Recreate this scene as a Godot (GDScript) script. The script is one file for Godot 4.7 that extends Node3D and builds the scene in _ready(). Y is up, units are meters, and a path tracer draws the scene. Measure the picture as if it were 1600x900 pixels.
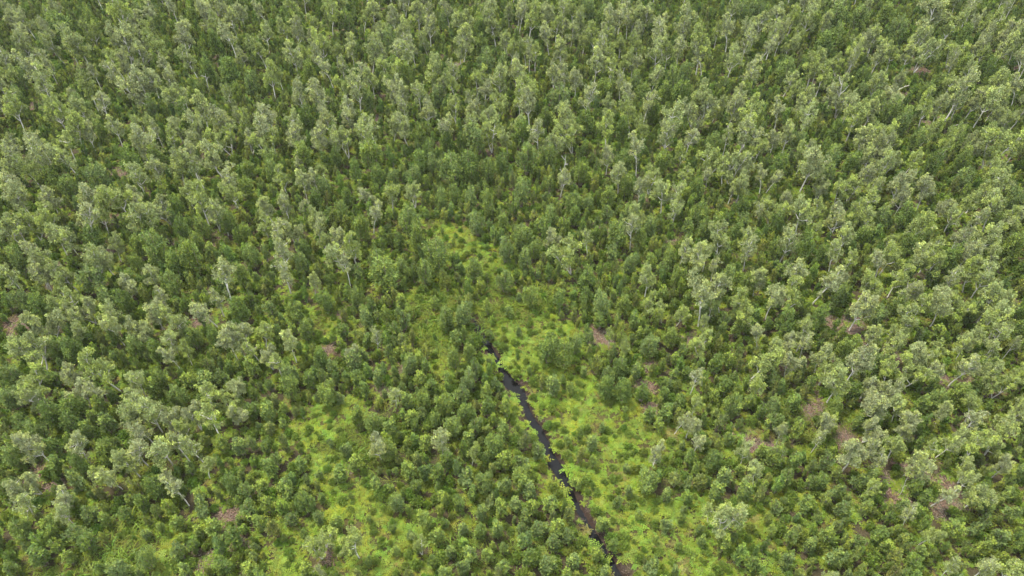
extends Node3D
# A peat-swamp forest seen from a drone: pale-barked trees, green thicket, fern meadow and a dark canal. Positions are in metres on the ground.

const PALE_SPOTS: Array = [
	[74.2,-122.4,5.5,11.5],[-71.6,-123.3,4.3,11.2],[-72.9,-97.9,4.3,10.1],[69.2,-97.5,4.3,10.0],[-74.5,-114.2,4.2,9.8],[32.2,-122.7,4.1,9.5],
	[29.4,-96.6,4.1,9.5],[77.3,-120.3,4.0,9.4],[69.0,-84.7,4.0,9.4],[-68.2,-117.8,4.0,9.4],[-59.4,-101.5,3.9,9.2],[35.0,-89.6,3.9,9.2],
	[-66.9,-113.2,3.9,9.2],[32.4,-113.2,3.9,9.2],[-30.4,-98.1,3.9,9.1],[18.0,-124.2,3.9,9.0],[43.7,-121.6,3.8,9.0],[28.4,-93.6,3.8,8.9],
	[-76.5,-104.4,3.8,9.8],[27.1,-117.4,3.8,8.8],[23.3,-90.1,3.7,8.7],[40.5,-78.8,3.7,8.7],[-24.5,-99.6,3.7,8.7],[-59.5,-112.7,3.7,8.6],
	[-34.2,-128.3,3.7,8.6],[-55.6,-126.3,3.6,8.6],[11.7,-95.9,3.6,8.5],[48.4,-125.0,3.6,8.5],[-8.7,-123.7,3.6,8.5],[-36.5,-92.3,3.6,8.4],
	[88.3,-119.9,3.6,8.3],[39.5,-104.2,3.6,8.3],[7.8,-91.5,3.6,8.3],[-65.1,-80.6,3.5,8.3],[-49.5,-117.5,3.5,8.3],[-57.6,-116.3,3.5,8.2],
	[-33.6,-116.3,3.5,8.2],[33.7,-87.3,3.5,8.2],[70.8,-113.4,3.5,8.1],[-24.5,-112.8,3.5,8.1],[-53.3,-67.6,3.5,8.1],[-53.5,-85.3,3.4,8.1],
	[20.3,-128.4,3.4,8.1],[3.2,-125.8,3.4,8.0],[-65.4,-73.3,3.4,8.0],[33.8,-94.6,3.4,8.0],[-55.0,-72.3,3.4,7.9],[-33.0,-56.6,3.4,7.9],
	[-13.4,-106.8,3.4,7.9],[-50.7,-72.0,3.4,7.9],[22.4,-56.3,3.4,7.9],[-43.7,-92.0,3.4,7.9],[51.6,-92.0,3.4,7.9],[-64.6,-105.3,3.4,7.9],
	[7.3,-104.8,3.3,7.8],[6.8,-120.1,3.3,7.8],[39.0,-120.1,3.3,7.8],[-46.5,-69.4,3.3,7.8],[64.7,-119.4,3.3,7.8],[21.5,-53.6,3.3,7.8],
	[-65.1,-89.0,3.3,7.8],[72.1,-118.2,3.3,7.8],[78.8,-101.8,3.3,7.7],[-35.7,-88.6,3.3,7.7],[-8.7,-117.6,3.3,7.7],[14.6,-117.6,3.3,7.7],
	[52.2,-76.0,3.3,7.7],[-84.4,-115.9,3.3,8.5],[85.6,-115.3,3.3,7.7],[-52.1,-98.8,3.3,7.6],[59.5,-113.5,3.2,7.6],[61.9,-74.3,3.2,7.6],
	[24.8,-112.4,3.2,7.6],[62.7,-112.4,3.2,7.6],[32.8,-57.1,3.2,7.6],[-37.1,-111.3,3.2,7.5],[-17.3,-111.3,3.2,7.5],[33.0,-111.3,3.2,7.5],
	[-41.1,-129.3,3.2,7.5],[2.7,-95.1,3.2,7.5],[-17.9,-128.6,3.2,7.5],[1.5,-128.6,3.2,7.5],[-69.9,-94.7,3.2,7.5],[-25.1,-94.7,3.2,7.5],
	[27.9,-82.2,3.2,7.5],[-76.3,-94.2,3.2,7.5],[22.6,-127.9,3.2,7.5],[52.4,-127.9,3.2,7.5],[6.2,-127.2,3.2,7.5],[24.3,-127.2,3.2,7.5],
	[-69.8,-81.5,3.2,7.5],[13.8,-108.0,3.2,7.4],[-27.9,-92.9,3.2,7.4],[18.1,-92.9,3.2,7.4],[-46.7,-80.4,3.2,7.4],[89.2,-125.3,3.2,7.4],
	[51.7,-68.5,3.1,7.3],[14.1,-89.5,3.1,7.3],[-3.1,-89.1,3.1,7.3],[30.9,-120.8,3.1,7.3],[58.9,-102.8,3.1,7.3],[9.1,-88.6,3.1,7.3],
	[-57.4,-102.3,3.1,7.3],[-62.3,-66.7,3.1,7.2],[4.0,-87.8,3.1,7.2],[51.7,-101.4,3.1,7.2],[-20.9,-87.4,3.1,7.2],[22.5,-87.4,3.1,7.2],
	[-37.8,-75.4,3.1,7.2],[41.2,-117.2,3.1,7.2],[-28.1,-86.2,3.1,7.2],[-80.2,-116.6,3.1,7.2],[82.2,-116.6,3.1,7.2],[-17.3,-116.0,3.0,7.1],
	[22.2,-115.4,3.0,7.1],[76.1,-98.0,3.0,7.1],[72.6,-98.0,3.0,7.1],[1.2,-97.5,3.0,7.1],[8.5,-113.7,3.0,7.1],[25.4,-63.0,3.0,7.1],[18.0,-83.0,3.0,7.1],
	[-63.3,-96.1,3.0,7.1],[-40.5,-71.7,3.0,7.0],[7.3,-62.4,3.0,7.0],[20.6,-95.7,3.0,7.0],[-62.3,-82.3,3.0,7.0],[-44.6,-81.5,3.0,7.0],
	[-86.0,-110.8,3.0,7.0],[37.3,-110.8,3.0,7.0],[-27.5,-61.3,3.0,7.0],[62.4,-70.4,3.0,7.0],[87.0,-130.8,3.0,7.0],[-50.6,-46.9,3.0,7.0],
	[37.3,-69.8,3.0,7.0],[-50.0,-60.2,3.0,6.9],[-56.4,-59.7,2.9,6.9],[-65.9,-78.6,2.9,6.9],[-21.9,-126.7,2.9,6.9],[-51.4,-50.8,2.9,6.9],
	[-15.9,-90.4,2.9,6.9],[-10.4,-90.4,2.9,6.9],[66.0,-77.5,2.9,6.8],[23.1,-105.5,2.9,6.8],[1.0,-105.5,2.9,6.8],[35.3,-44.9,2.9,6.8],
	[-39.7,-105.0,2.9,6.8],[-88.9,-125.0,2.9,7.6],[-41.6,-44.5,2.9,6.8],[-6.8,-89.1,2.9,6.8],[50.5,-104.5,2.9,6.8],[35.8,-57.3,2.9,6.8],
	[-15.1,-123.5,2.9,6.8],[54.4,-88.7,2.9,6.8],[10.4,-104.0,2.9,6.8],[8.6,-104.0,2.9,6.8],[-42.0,-87.9,2.9,6.8],[-9.3,-102.9,2.9,6.8],
	[55.8,-75.4,2.9,6.8],[-24.4,-87.1,2.9,6.7],[25.8,-87.1,2.9,6.7],[33.8,-64.4,2.9,6.7],[20.3,-74.4,2.9,6.7],[32.9,-120.3,2.9,6.7],
	[-17.6,-101.0,2.9,6.7],[35.4,-85.8,2.9,6.7],[18.7,-99.5,2.8,6.7],[-64.3,-72.7,2.8,6.7],[50.8,-62.7,2.8,6.7],[62.1,-117.9,2.8,6.7],
	[46.5,-72.4,2.8,6.6],[-2.0,-98.1,2.8,6.6],[-28.2,-116.1,2.8,6.6],[43.9,-116.1,2.8,6.6],[38.8,-53.1,2.8,6.6],[2.5,-115.5,2.8,6.6],
	[25.7,-52.4,2.8,6.6],[54.3,-52.0,2.8,6.5],[4.1,-113.8,2.8,6.5],[-13.3,-95.8,2.8,6.5],[-6.4,-95.8,2.8,6.5],[-37.4,-69.8,2.8,6.5],
	[-53.0,-69.5,2.8,6.5],[63.6,-69.5,2.8,6.5],[-21.9,-112.6,2.8,6.5],[41.4,-68.9,2.8,6.5],[-43.5,-79.4,2.8,6.5],[18.7,-110.4,2.8,6.5],
	[-47.6,-131.7,2.7,6.4],[-51.1,-77.9,2.7,6.4],[-12.2,-131.0,2.7,6.4],[-18.2,-91.3,2.7,6.4],[-28.7,-38.1,2.7,6.4],[9.4,-130.3,2.7,6.4],
	[-32.5,-90.9,2.7,6.4],[-9.6,-107.7,2.7,6.4],[-51.3,-129.6,2.7,6.4],[32.9,-42.9,2.7,6.4],[31.0,-76.5,2.7,6.4],[-28.3,-128.9,2.7,6.4],
	[-54.8,-65.3,2.7,6.4],[-29.0,-65.3,2.7,6.4],[16.4,-106.6,2.7,6.4],[61.5,-89.6,2.7,6.4],[29.5,-65.0,2.7,6.3],[58.6,-64.7,2.7,6.3],
	[-5.8,-105.6,2.7,6.3],[-23.0,-105.1,2.7,6.3],[40.6,-88.3,2.7,6.3],[21.6,-126.2,2.7,6.3],[31.7,-54.3,2.7,6.3],[54.0,-54.3,2.7,6.3],
	[-16.1,-74.1,2.7,6.3],[87.4,-124.9,2.7,6.3],[6.0,-87.1,2.7,6.3],[-21.1,-63.0,2.7,6.3],[48.4,-53.8,2.7,6.3],[-35.7,-86.7,2.7,6.3],
	[55.4,-62.7,2.7,6.3],[-30.3,-40.8,2.7,6.2],[-33.8,-53.4,2.7,6.2],[-32.9,-35.5,2.7,6.2],[45.5,-62.1,2.7,6.2],[35.2,-40.4,2.7,6.2],
	[10.7,-122.3,2.6,6.2],[18.0,-122.3,2.6,6.2],[47.6,-122.3,2.6,6.2],[25.5,-45.8,2.6,6.2],[59.2,-72.1,2.6,6.2],[31.9,-35.0,2.6,6.2],
	[22.1,-61.3,2.6,6.2],[48.6,-61.3,2.6,6.2],[-4.6,-100.6,2.6,6.2],[-15.0,-100.6,2.6,6.2],[-44.6,-121.1,2.6,6.2],[51.0,-100.1,2.6,6.2],
	[46.7,-45.2,2.6,6.2],[-66.4,-119.8,2.6,6.2],[-1.1,-119.8,2.6,6.2],[-15.4,-119.8,2.6,6.2],[12.9,-119.8,2.6,6.2],[43.9,-51.0,2.6,6.1],
	[41.1,-82.8,2.6,6.1],[50.8,-82.8,2.6,6.1],[53.5,-82.8,2.6,6.1],[49.0,-118.0,2.6,6.1],[-26.8,-59.1,2.6,6.1],[-55.3,-58.9,2.6,6.1],
	[-29.9,-50.1,2.6,6.1],[18.9,-28.8,2.6,6.1],[19.1,-116.8,2.6,6.1],[-58.6,-58.6,2.6,6.1],[15.9,-96.8,2.6,6.1],[-61.6,-68.6,2.6,6.1],
	[31.5,-96.3,2.6,6.1],[55.1,-58.1,2.6,6.1],[-59.1,-68.3,2.6,6.1],[63.5,-68.3,2.6,6.1],[-31.0,-115.6,2.6,6.1],[-35.8,-114.5,2.6,6.0],
	[-48.8,-42.6,2.6,6.0],[40.9,-57.1,2.6,6.0],[-49.6,-79.4,2.6,6.0],[66.1,-113.9,2.6,6.0],[41.1,-94.5,2.6,6.0],[48.8,-79.0,2.6,6.0],
	[15.2,-66.8,2.6,6.0],[-3.9,-94.0,2.6,6.0],[68.3,-113.3,2.6,6.0],[-30.2,-48.4,2.6,6.0],[6.8,-78.0,2.5,6.0],[55.2,-65.6,2.5,6.0],[-57.4,-92.3,2.5,5.9],
	[0.5,-92.3,2.5,5.9],[75.3,-92.3,2.5,5.9],[20.7,-111.1,2.5,5.9],[-50.0,-54.8,2.5,5.9],[29.6,-54.8,2.5,5.9],[-28.9,-110.0,2.5,5.9],
	[-35.2,-35.4,2.5,5.9],[41.0,-64.4,2.5,5.9],[44.6,-76.2,2.5,5.9],[-19.3,-63.6,2.5,5.9],[-52.9,-89.7,2.5,5.9],[19.7,-89.7,2.5,5.9],
	[28.9,-63.0,2.5,5.9],[-0.6,-131.8,2.5,5.9],[-50.4,-74.5,2.5,5.9],[-40.0,-53.1,2.5,5.8],[-36.9,-74.1,2.5,5.8],[-15.5,-131.1,2.5,5.8],
	[11.6,-131.1,2.5,5.8],[-35.3,-39.4,2.5,5.8],[21.8,-73.8,2.5,5.8],[52.0,-73.8,2.5,5.8],[-56.6,-105.7,2.5,5.8],]
const SLENDER_SPOTS: Array = [
	[-50.1,-87.6,2.5,5.8],[31.6,-87.6,2.5,5.8],[-37.8,-39.1,2.5,5.8],[-60.8,-73.1,2.5,5.8],[55.4,-86.8,2.5,5.8],[57.6,-61.0,2.5,5.8],
	[52.4,-51.5,2.5,5.8],[-11.7,-104.2,2.5,5.8],[71.5,-104.2,2.5,5.8],[-45.6,-71.8,2.5,5.8],[-20.0,-127.0,2.5,5.8],[-40.5,-50.6,2.4,5.7],
	[35.2,-84.4,2.4,5.7],[-52.4,-59.2,2.4,5.7],[54.6,-59.2,2.4,5.7],[-18.3,-70.2,2.4,5.7],[-25.4,-69.9,2.4,5.7],[44.4,-69.6,2.4,5.7],
	[52.4,-83.2,2.4,5.7],[35.9,-100.2,2.4,5.7],[16.3,-69.3,2.4,5.7],[59.3,-68.9,2.4,5.7],[47.7,-99.7,2.4,5.7],[-29.1,-48.3,2.4,5.6],
	[-44.9,-35.9,2.4,5.6],[-41.0,-35.7,2.4,5.6],[43.7,-35.7,2.4,5.6],[-9.0,-97.3,2.4,5.6],[-16.7,-97.3,2.4,5.6],[-70.0,-79.4,2.4,5.6],
	[29.5,-79.1,2.4,5.6],[42.6,-46.8,2.4,5.6],[-56.9,-65.9,2.4,5.6],[-27.3,-78.7,2.4,5.5],[14.9,-78.7,2.4,5.5],[-22.0,-65.6,2.4,5.5],
	[19.1,-78.4,2.4,5.5],[-48.3,-54.3,2.4,5.5],[-58.2,-64.1,2.3,5.5],[49.3,-76.6,2.3,5.5],[-38.1,-53.1,2.3,5.5],[17.5,-76.2,2.3,5.5],
	[44.5,-38.5,2.3,5.4],[41.6,-44.8,2.3,5.4],[-13.3,-75.2,2.3,5.4],[-44.9,-52.2,2.3,5.4],[56.4,-111.8,2.3,5.4],[-43.6,-74.8,2.3,5.4],
	[39.2,-62.2,2.3,5.4],[-49.1,-61.9,2.3,5.4],[-59.4,-90.2,2.3,5.4],[-36.3,-51.5,2.3,5.4],[48.2,-44.0,2.3,5.4],[40.7,-61.6,2.3,5.4],
	[44.5,-61.0,2.3,5.4],[-43.6,-50.8,2.3,5.4],[-62.9,-88.9,2.3,5.4],[50.5,-60.8,2.3,5.4],[-39.1,-88.5,2.3,5.4],[-0.7,-88.5,2.3,5.4],
	[42.0,-31.2,2.3,5.3],[49.4,-50.1,2.3,5.3],[31.8,-49.9,2.3,5.3],[38.5,-87.6,2.3,5.3],[-32.0,-72.2,2.3,5.3],[40.4,-72.2,2.3,5.3],[56.3,-72.2,2.3,5.3],
	[-98.4,-134.9,2.3,5.3],[-47.2,-87.2,2.3,5.3],[-43.9,-42.4,2.3,5.3],[52.7,-49.4,2.3,5.3],[-38.8,-106.9,2.3,5.3],[-73.2,-86.8,2.3,5.3],
	[34.2,-71.5,2.3,5.3],[36.6,-36.0,2.3,5.3],[-43.8,-30.3,2.3,5.3],[-38.7,-70.5,2.3,5.3],[29.0,-58.4,2.3,5.3],[45.2,-58.4,2.3,5.3],
	[-47.4,-41.6,2.3,5.3],[-23.8,-48.5,2.2,5.3],[57.1,-70.2,2.2,5.3],[15.9,-58.1,2.2,5.3],[51.5,-58.1,2.2,5.3],[43.2,-84.8,2.2,5.3],[24.8,-84.4,2.2,5.2],
	[46.7,-57.3,2.2,5.2],[28.7,-47.7,2.2,5.2],[-52.9,-57.1,2.2,5.2],[45.6,-68.6,2.2,5.2],[-36.3,-40.5,2.2,5.2],[46.3,-40.5,2.2,5.2],[13.7,-83.3,2.2,5.2],
	[40.9,-24.2,2.2,5.2],[-24.9,-68.0,2.2,5.2],[32.9,-47.0,2.2,5.2],[45.5,-47.0,2.2,5.2],[45.1,-101.7,2.2,5.2],[-28.1,-67.7,2.2,5.2],
	[-31.3,-39.5,2.2,5.2],[-33.6,-55.0,2.2,5.2],[50.3,-55.0,2.2,5.2],[46.8,-54.8,2.2,5.2],[-33.3,-39.0,2.2,5.1],[5.4,-65.6,2.2,5.1],[39.1,-38.5,2.2,5.1],
	[-23.4,-65.3,2.2,5.1],[32.8,-79.5,2.2,5.1],[48.5,-38.3,2.2,5.1],[-35.3,-37.6,2.2,5.1],[-31.3,-78.0,2.2,5.1],[-13.4,-26.4,2.2,5.1],
	[-28.6,-77.3,2.2,5.0],[-38.6,-43.7,2.1,5.0],[20.6,-63.0,2.1,5.0],[50.5,-43.5,2.1,5.0],[23.7,-62.7,2.1,5.0],[42.1,-76.6,2.1,5.0],[46.4,-76.6,2.1,5.0],
	[-47.7,-50.8,2.1,5.0],[-12.8,-36.2,2.1,5.0],[-27.6,-50.5,2.1,5.0],[-6.8,-36.0,2.1,5.0],[33.8,-36.0,2.1,5.0],[-42.0,-42.5,2.1,5.0],
	[37.8,-42.5,2.1,5.0],[-31.2,-35.8,2.1,5.0],[-19.7,-74.9,2.1,5.0],[-29.6,-35.5,2.1,5.0],[-40.4,-29.7,2.1,5.0],[-19.8,-60.5,2.1,5.0],
	[-37.1,-49.4,2.1,4.9],[20.7,-49.4,2.1,4.9],[-30.2,-73.2,2.1,4.9],[41.0,-48.7,2.1,4.9],[-42.9,-59.4,2.1,4.9],[39.2,-59.2,2.1,4.9],
	[37.6,-34.5,2.1,4.9],[-27.8,-48.5,2.1,4.9],[-35.5,-34.2,2.1,4.9],[38.8,-40.6,2.1,4.9],[21.3,-71.5,2.1,4.9],[51.6,-47.9,2.1,4.9],
	[-45.6,-58.1,2.1,4.9],[-26.1,-47.4,2.1,4.9],[-66.8,-87.3,2.1,4.9],[-70.6,-87.3,2.1,4.9],[37.5,-33.2,2.1,4.8],[-32.0,-69.3,2.1,4.8],
	[-24.9,-46.4,2.1,4.8],[-44.2,-32.6,2.1,4.8],[-40.3,-55.8,2.0,4.8],[24.4,-55.8,2.0,4.8],[40.7,-55.8,2.0,4.8],[56.9,-55.3,2.0,4.8],
	[34.9,-38.1,2.0,4.8],[32.8,-45.3,2.0,4.8],[39.4,-44.9,2.0,4.7],[-45.0,-31.3,2.0,4.7],[52.4,-44.7,2.0,4.7],[44.9,-44.5,2.0,4.7],[68.8,-82.2,2.0,4.7],
	[-45.9,-44.3,2.0,4.7],[46.5,-36.8,2.0,4.7],[9.6,-65.6,2.0,4.7],[25.6,-43.9,2.0,4.7],[-26.3,-81.0,2.0,4.7],[-49.2,-52.6,2.0,4.7],[36.6,-43.5,2.0,4.7],
	[-49.5,-64.7,2.0,4.7],[27.7,-80.3,2.0,4.7],[24.9,-79.9,2.0,4.7],[46.3,-100.4,2.0,4.7],[-28.5,-42.7,2.0,4.6],[34.9,-78.8,2.0,4.6],
	[35.8,-78.8,2.0,4.6],[-37.8,-42.3,2.0,4.6],[27.5,-50.5,2.0,4.6],[39.3,-50.3,2.0,4.6],[-28.8,-41.4,2.0,4.6],[29.9,-76.3,1.9,4.6],
	[-42.7,-95.6,1.9,4.6],[31.7,-48.7,1.9,4.6],[48.9,-48.5,1.9,4.5],[-36.8,-33.0,1.9,4.5],[-18.8,-74.2,1.9,4.5],[36.9,-74.2,1.9,4.5],
	[-36.0,-47.2,1.9,4.5],[-16.7,-26.3,1.9,4.5],[17.5,-38.7,1.9,4.5],[30.8,-38.6,1.9,4.5],[32.9,-71.9,1.9,4.5],[29.4,-46.3,1.9,4.5],
	[-36.8,-38.4,1.9,4.5],[-29.9,-31.3,1.9,4.4],[-32.0,-38.0,1.9,4.4],[39.7,-24.7,1.9,4.4],[45.1,-55.5,1.9,4.4],[26.6,-23.9,1.9,4.4],
	[18.9,-44.1,1.9,4.4],[38.7,-68.1,1.9,4.4],[19.0,-53.8,1.9,4.3],[40.0,-35.6,1.8,4.3],[-12.0,-42.3,1.8,4.3],[34.9,-34.6,1.8,4.3],[-30.4,-82.2,1.8,4.3],
	[-28.8,-34.1,1.8,4.3],[42.2,-51.0,1.8,4.3],[22.9,-33.4,1.8,4.2],[-38.0,-33.3,1.8,4.2],[30.0,-49.8,1.8,4.2],[50.3,-40.6,1.8,4.2],
	[-27.9,-40.2,1.8,4.2],[-17.1,-47.8,1.8,4.2],[24.3,-60.5,1.8,4.2],[38.8,-31.3,1.8,4.2],[38.3,-38.0,1.7,4.2],[43.3,-37.2,1.7,4.2],[17.8,-29.6,1.7,4.2],
	[17.9,-36.9,1.7,4.2],[-28.1,-72.8,1.7,4.2],[-39.5,-29.2,1.7,4.2],[39.9,-43.3,1.7,4.2],[17.4,-54.2,1.7,4.2],[36.2,-27.6,1.7,4.2],[46.0,-34.3,1.7,4.2],
	[42.5,-33.8,1.7,4.2],[18.6,-41.5,1.7,4.2],[47.3,-66.0,1.6,4.2],[41.5,-32.6,1.6,4.2],[32.8,-32.3,1.6,4.2],[42.9,-40.0,1.6,4.2],[54.1,-48.7,1.6,4.2],
	[41.6,-36.5,1.6,4.2],[-23.8,-58.8,1.6,4.2],[22.2,-35.6,1.6,4.2],[13.7,-35.5,1.6,4.2],[15.8,-55.7,1.5,4.2],[-31.5,-32.9,1.5,4.2],[36.6,-24.5,1.5,4.2],
	[-15.0,-50.1,1.5,4.2],[16.3,-39.1,1.5,4.2],[35.3,-29.2,1.5,4.2],[12.0,-48.0,1.4,4.2],[-35.0,-47.8,1.4,4.2],[29.4,-36.9,1.4,4.2],[21.4,-51.7,1.3,4.2],
	[26.3,-38.0,1.3,4.2],[-3.9,-35.5,1.3,4.2],[-7.9,-26.7,1.2,4.2],[10.8,-50.3,1.0,4.2],[-16.1,-24.4,0.9,4.2],]
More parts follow.
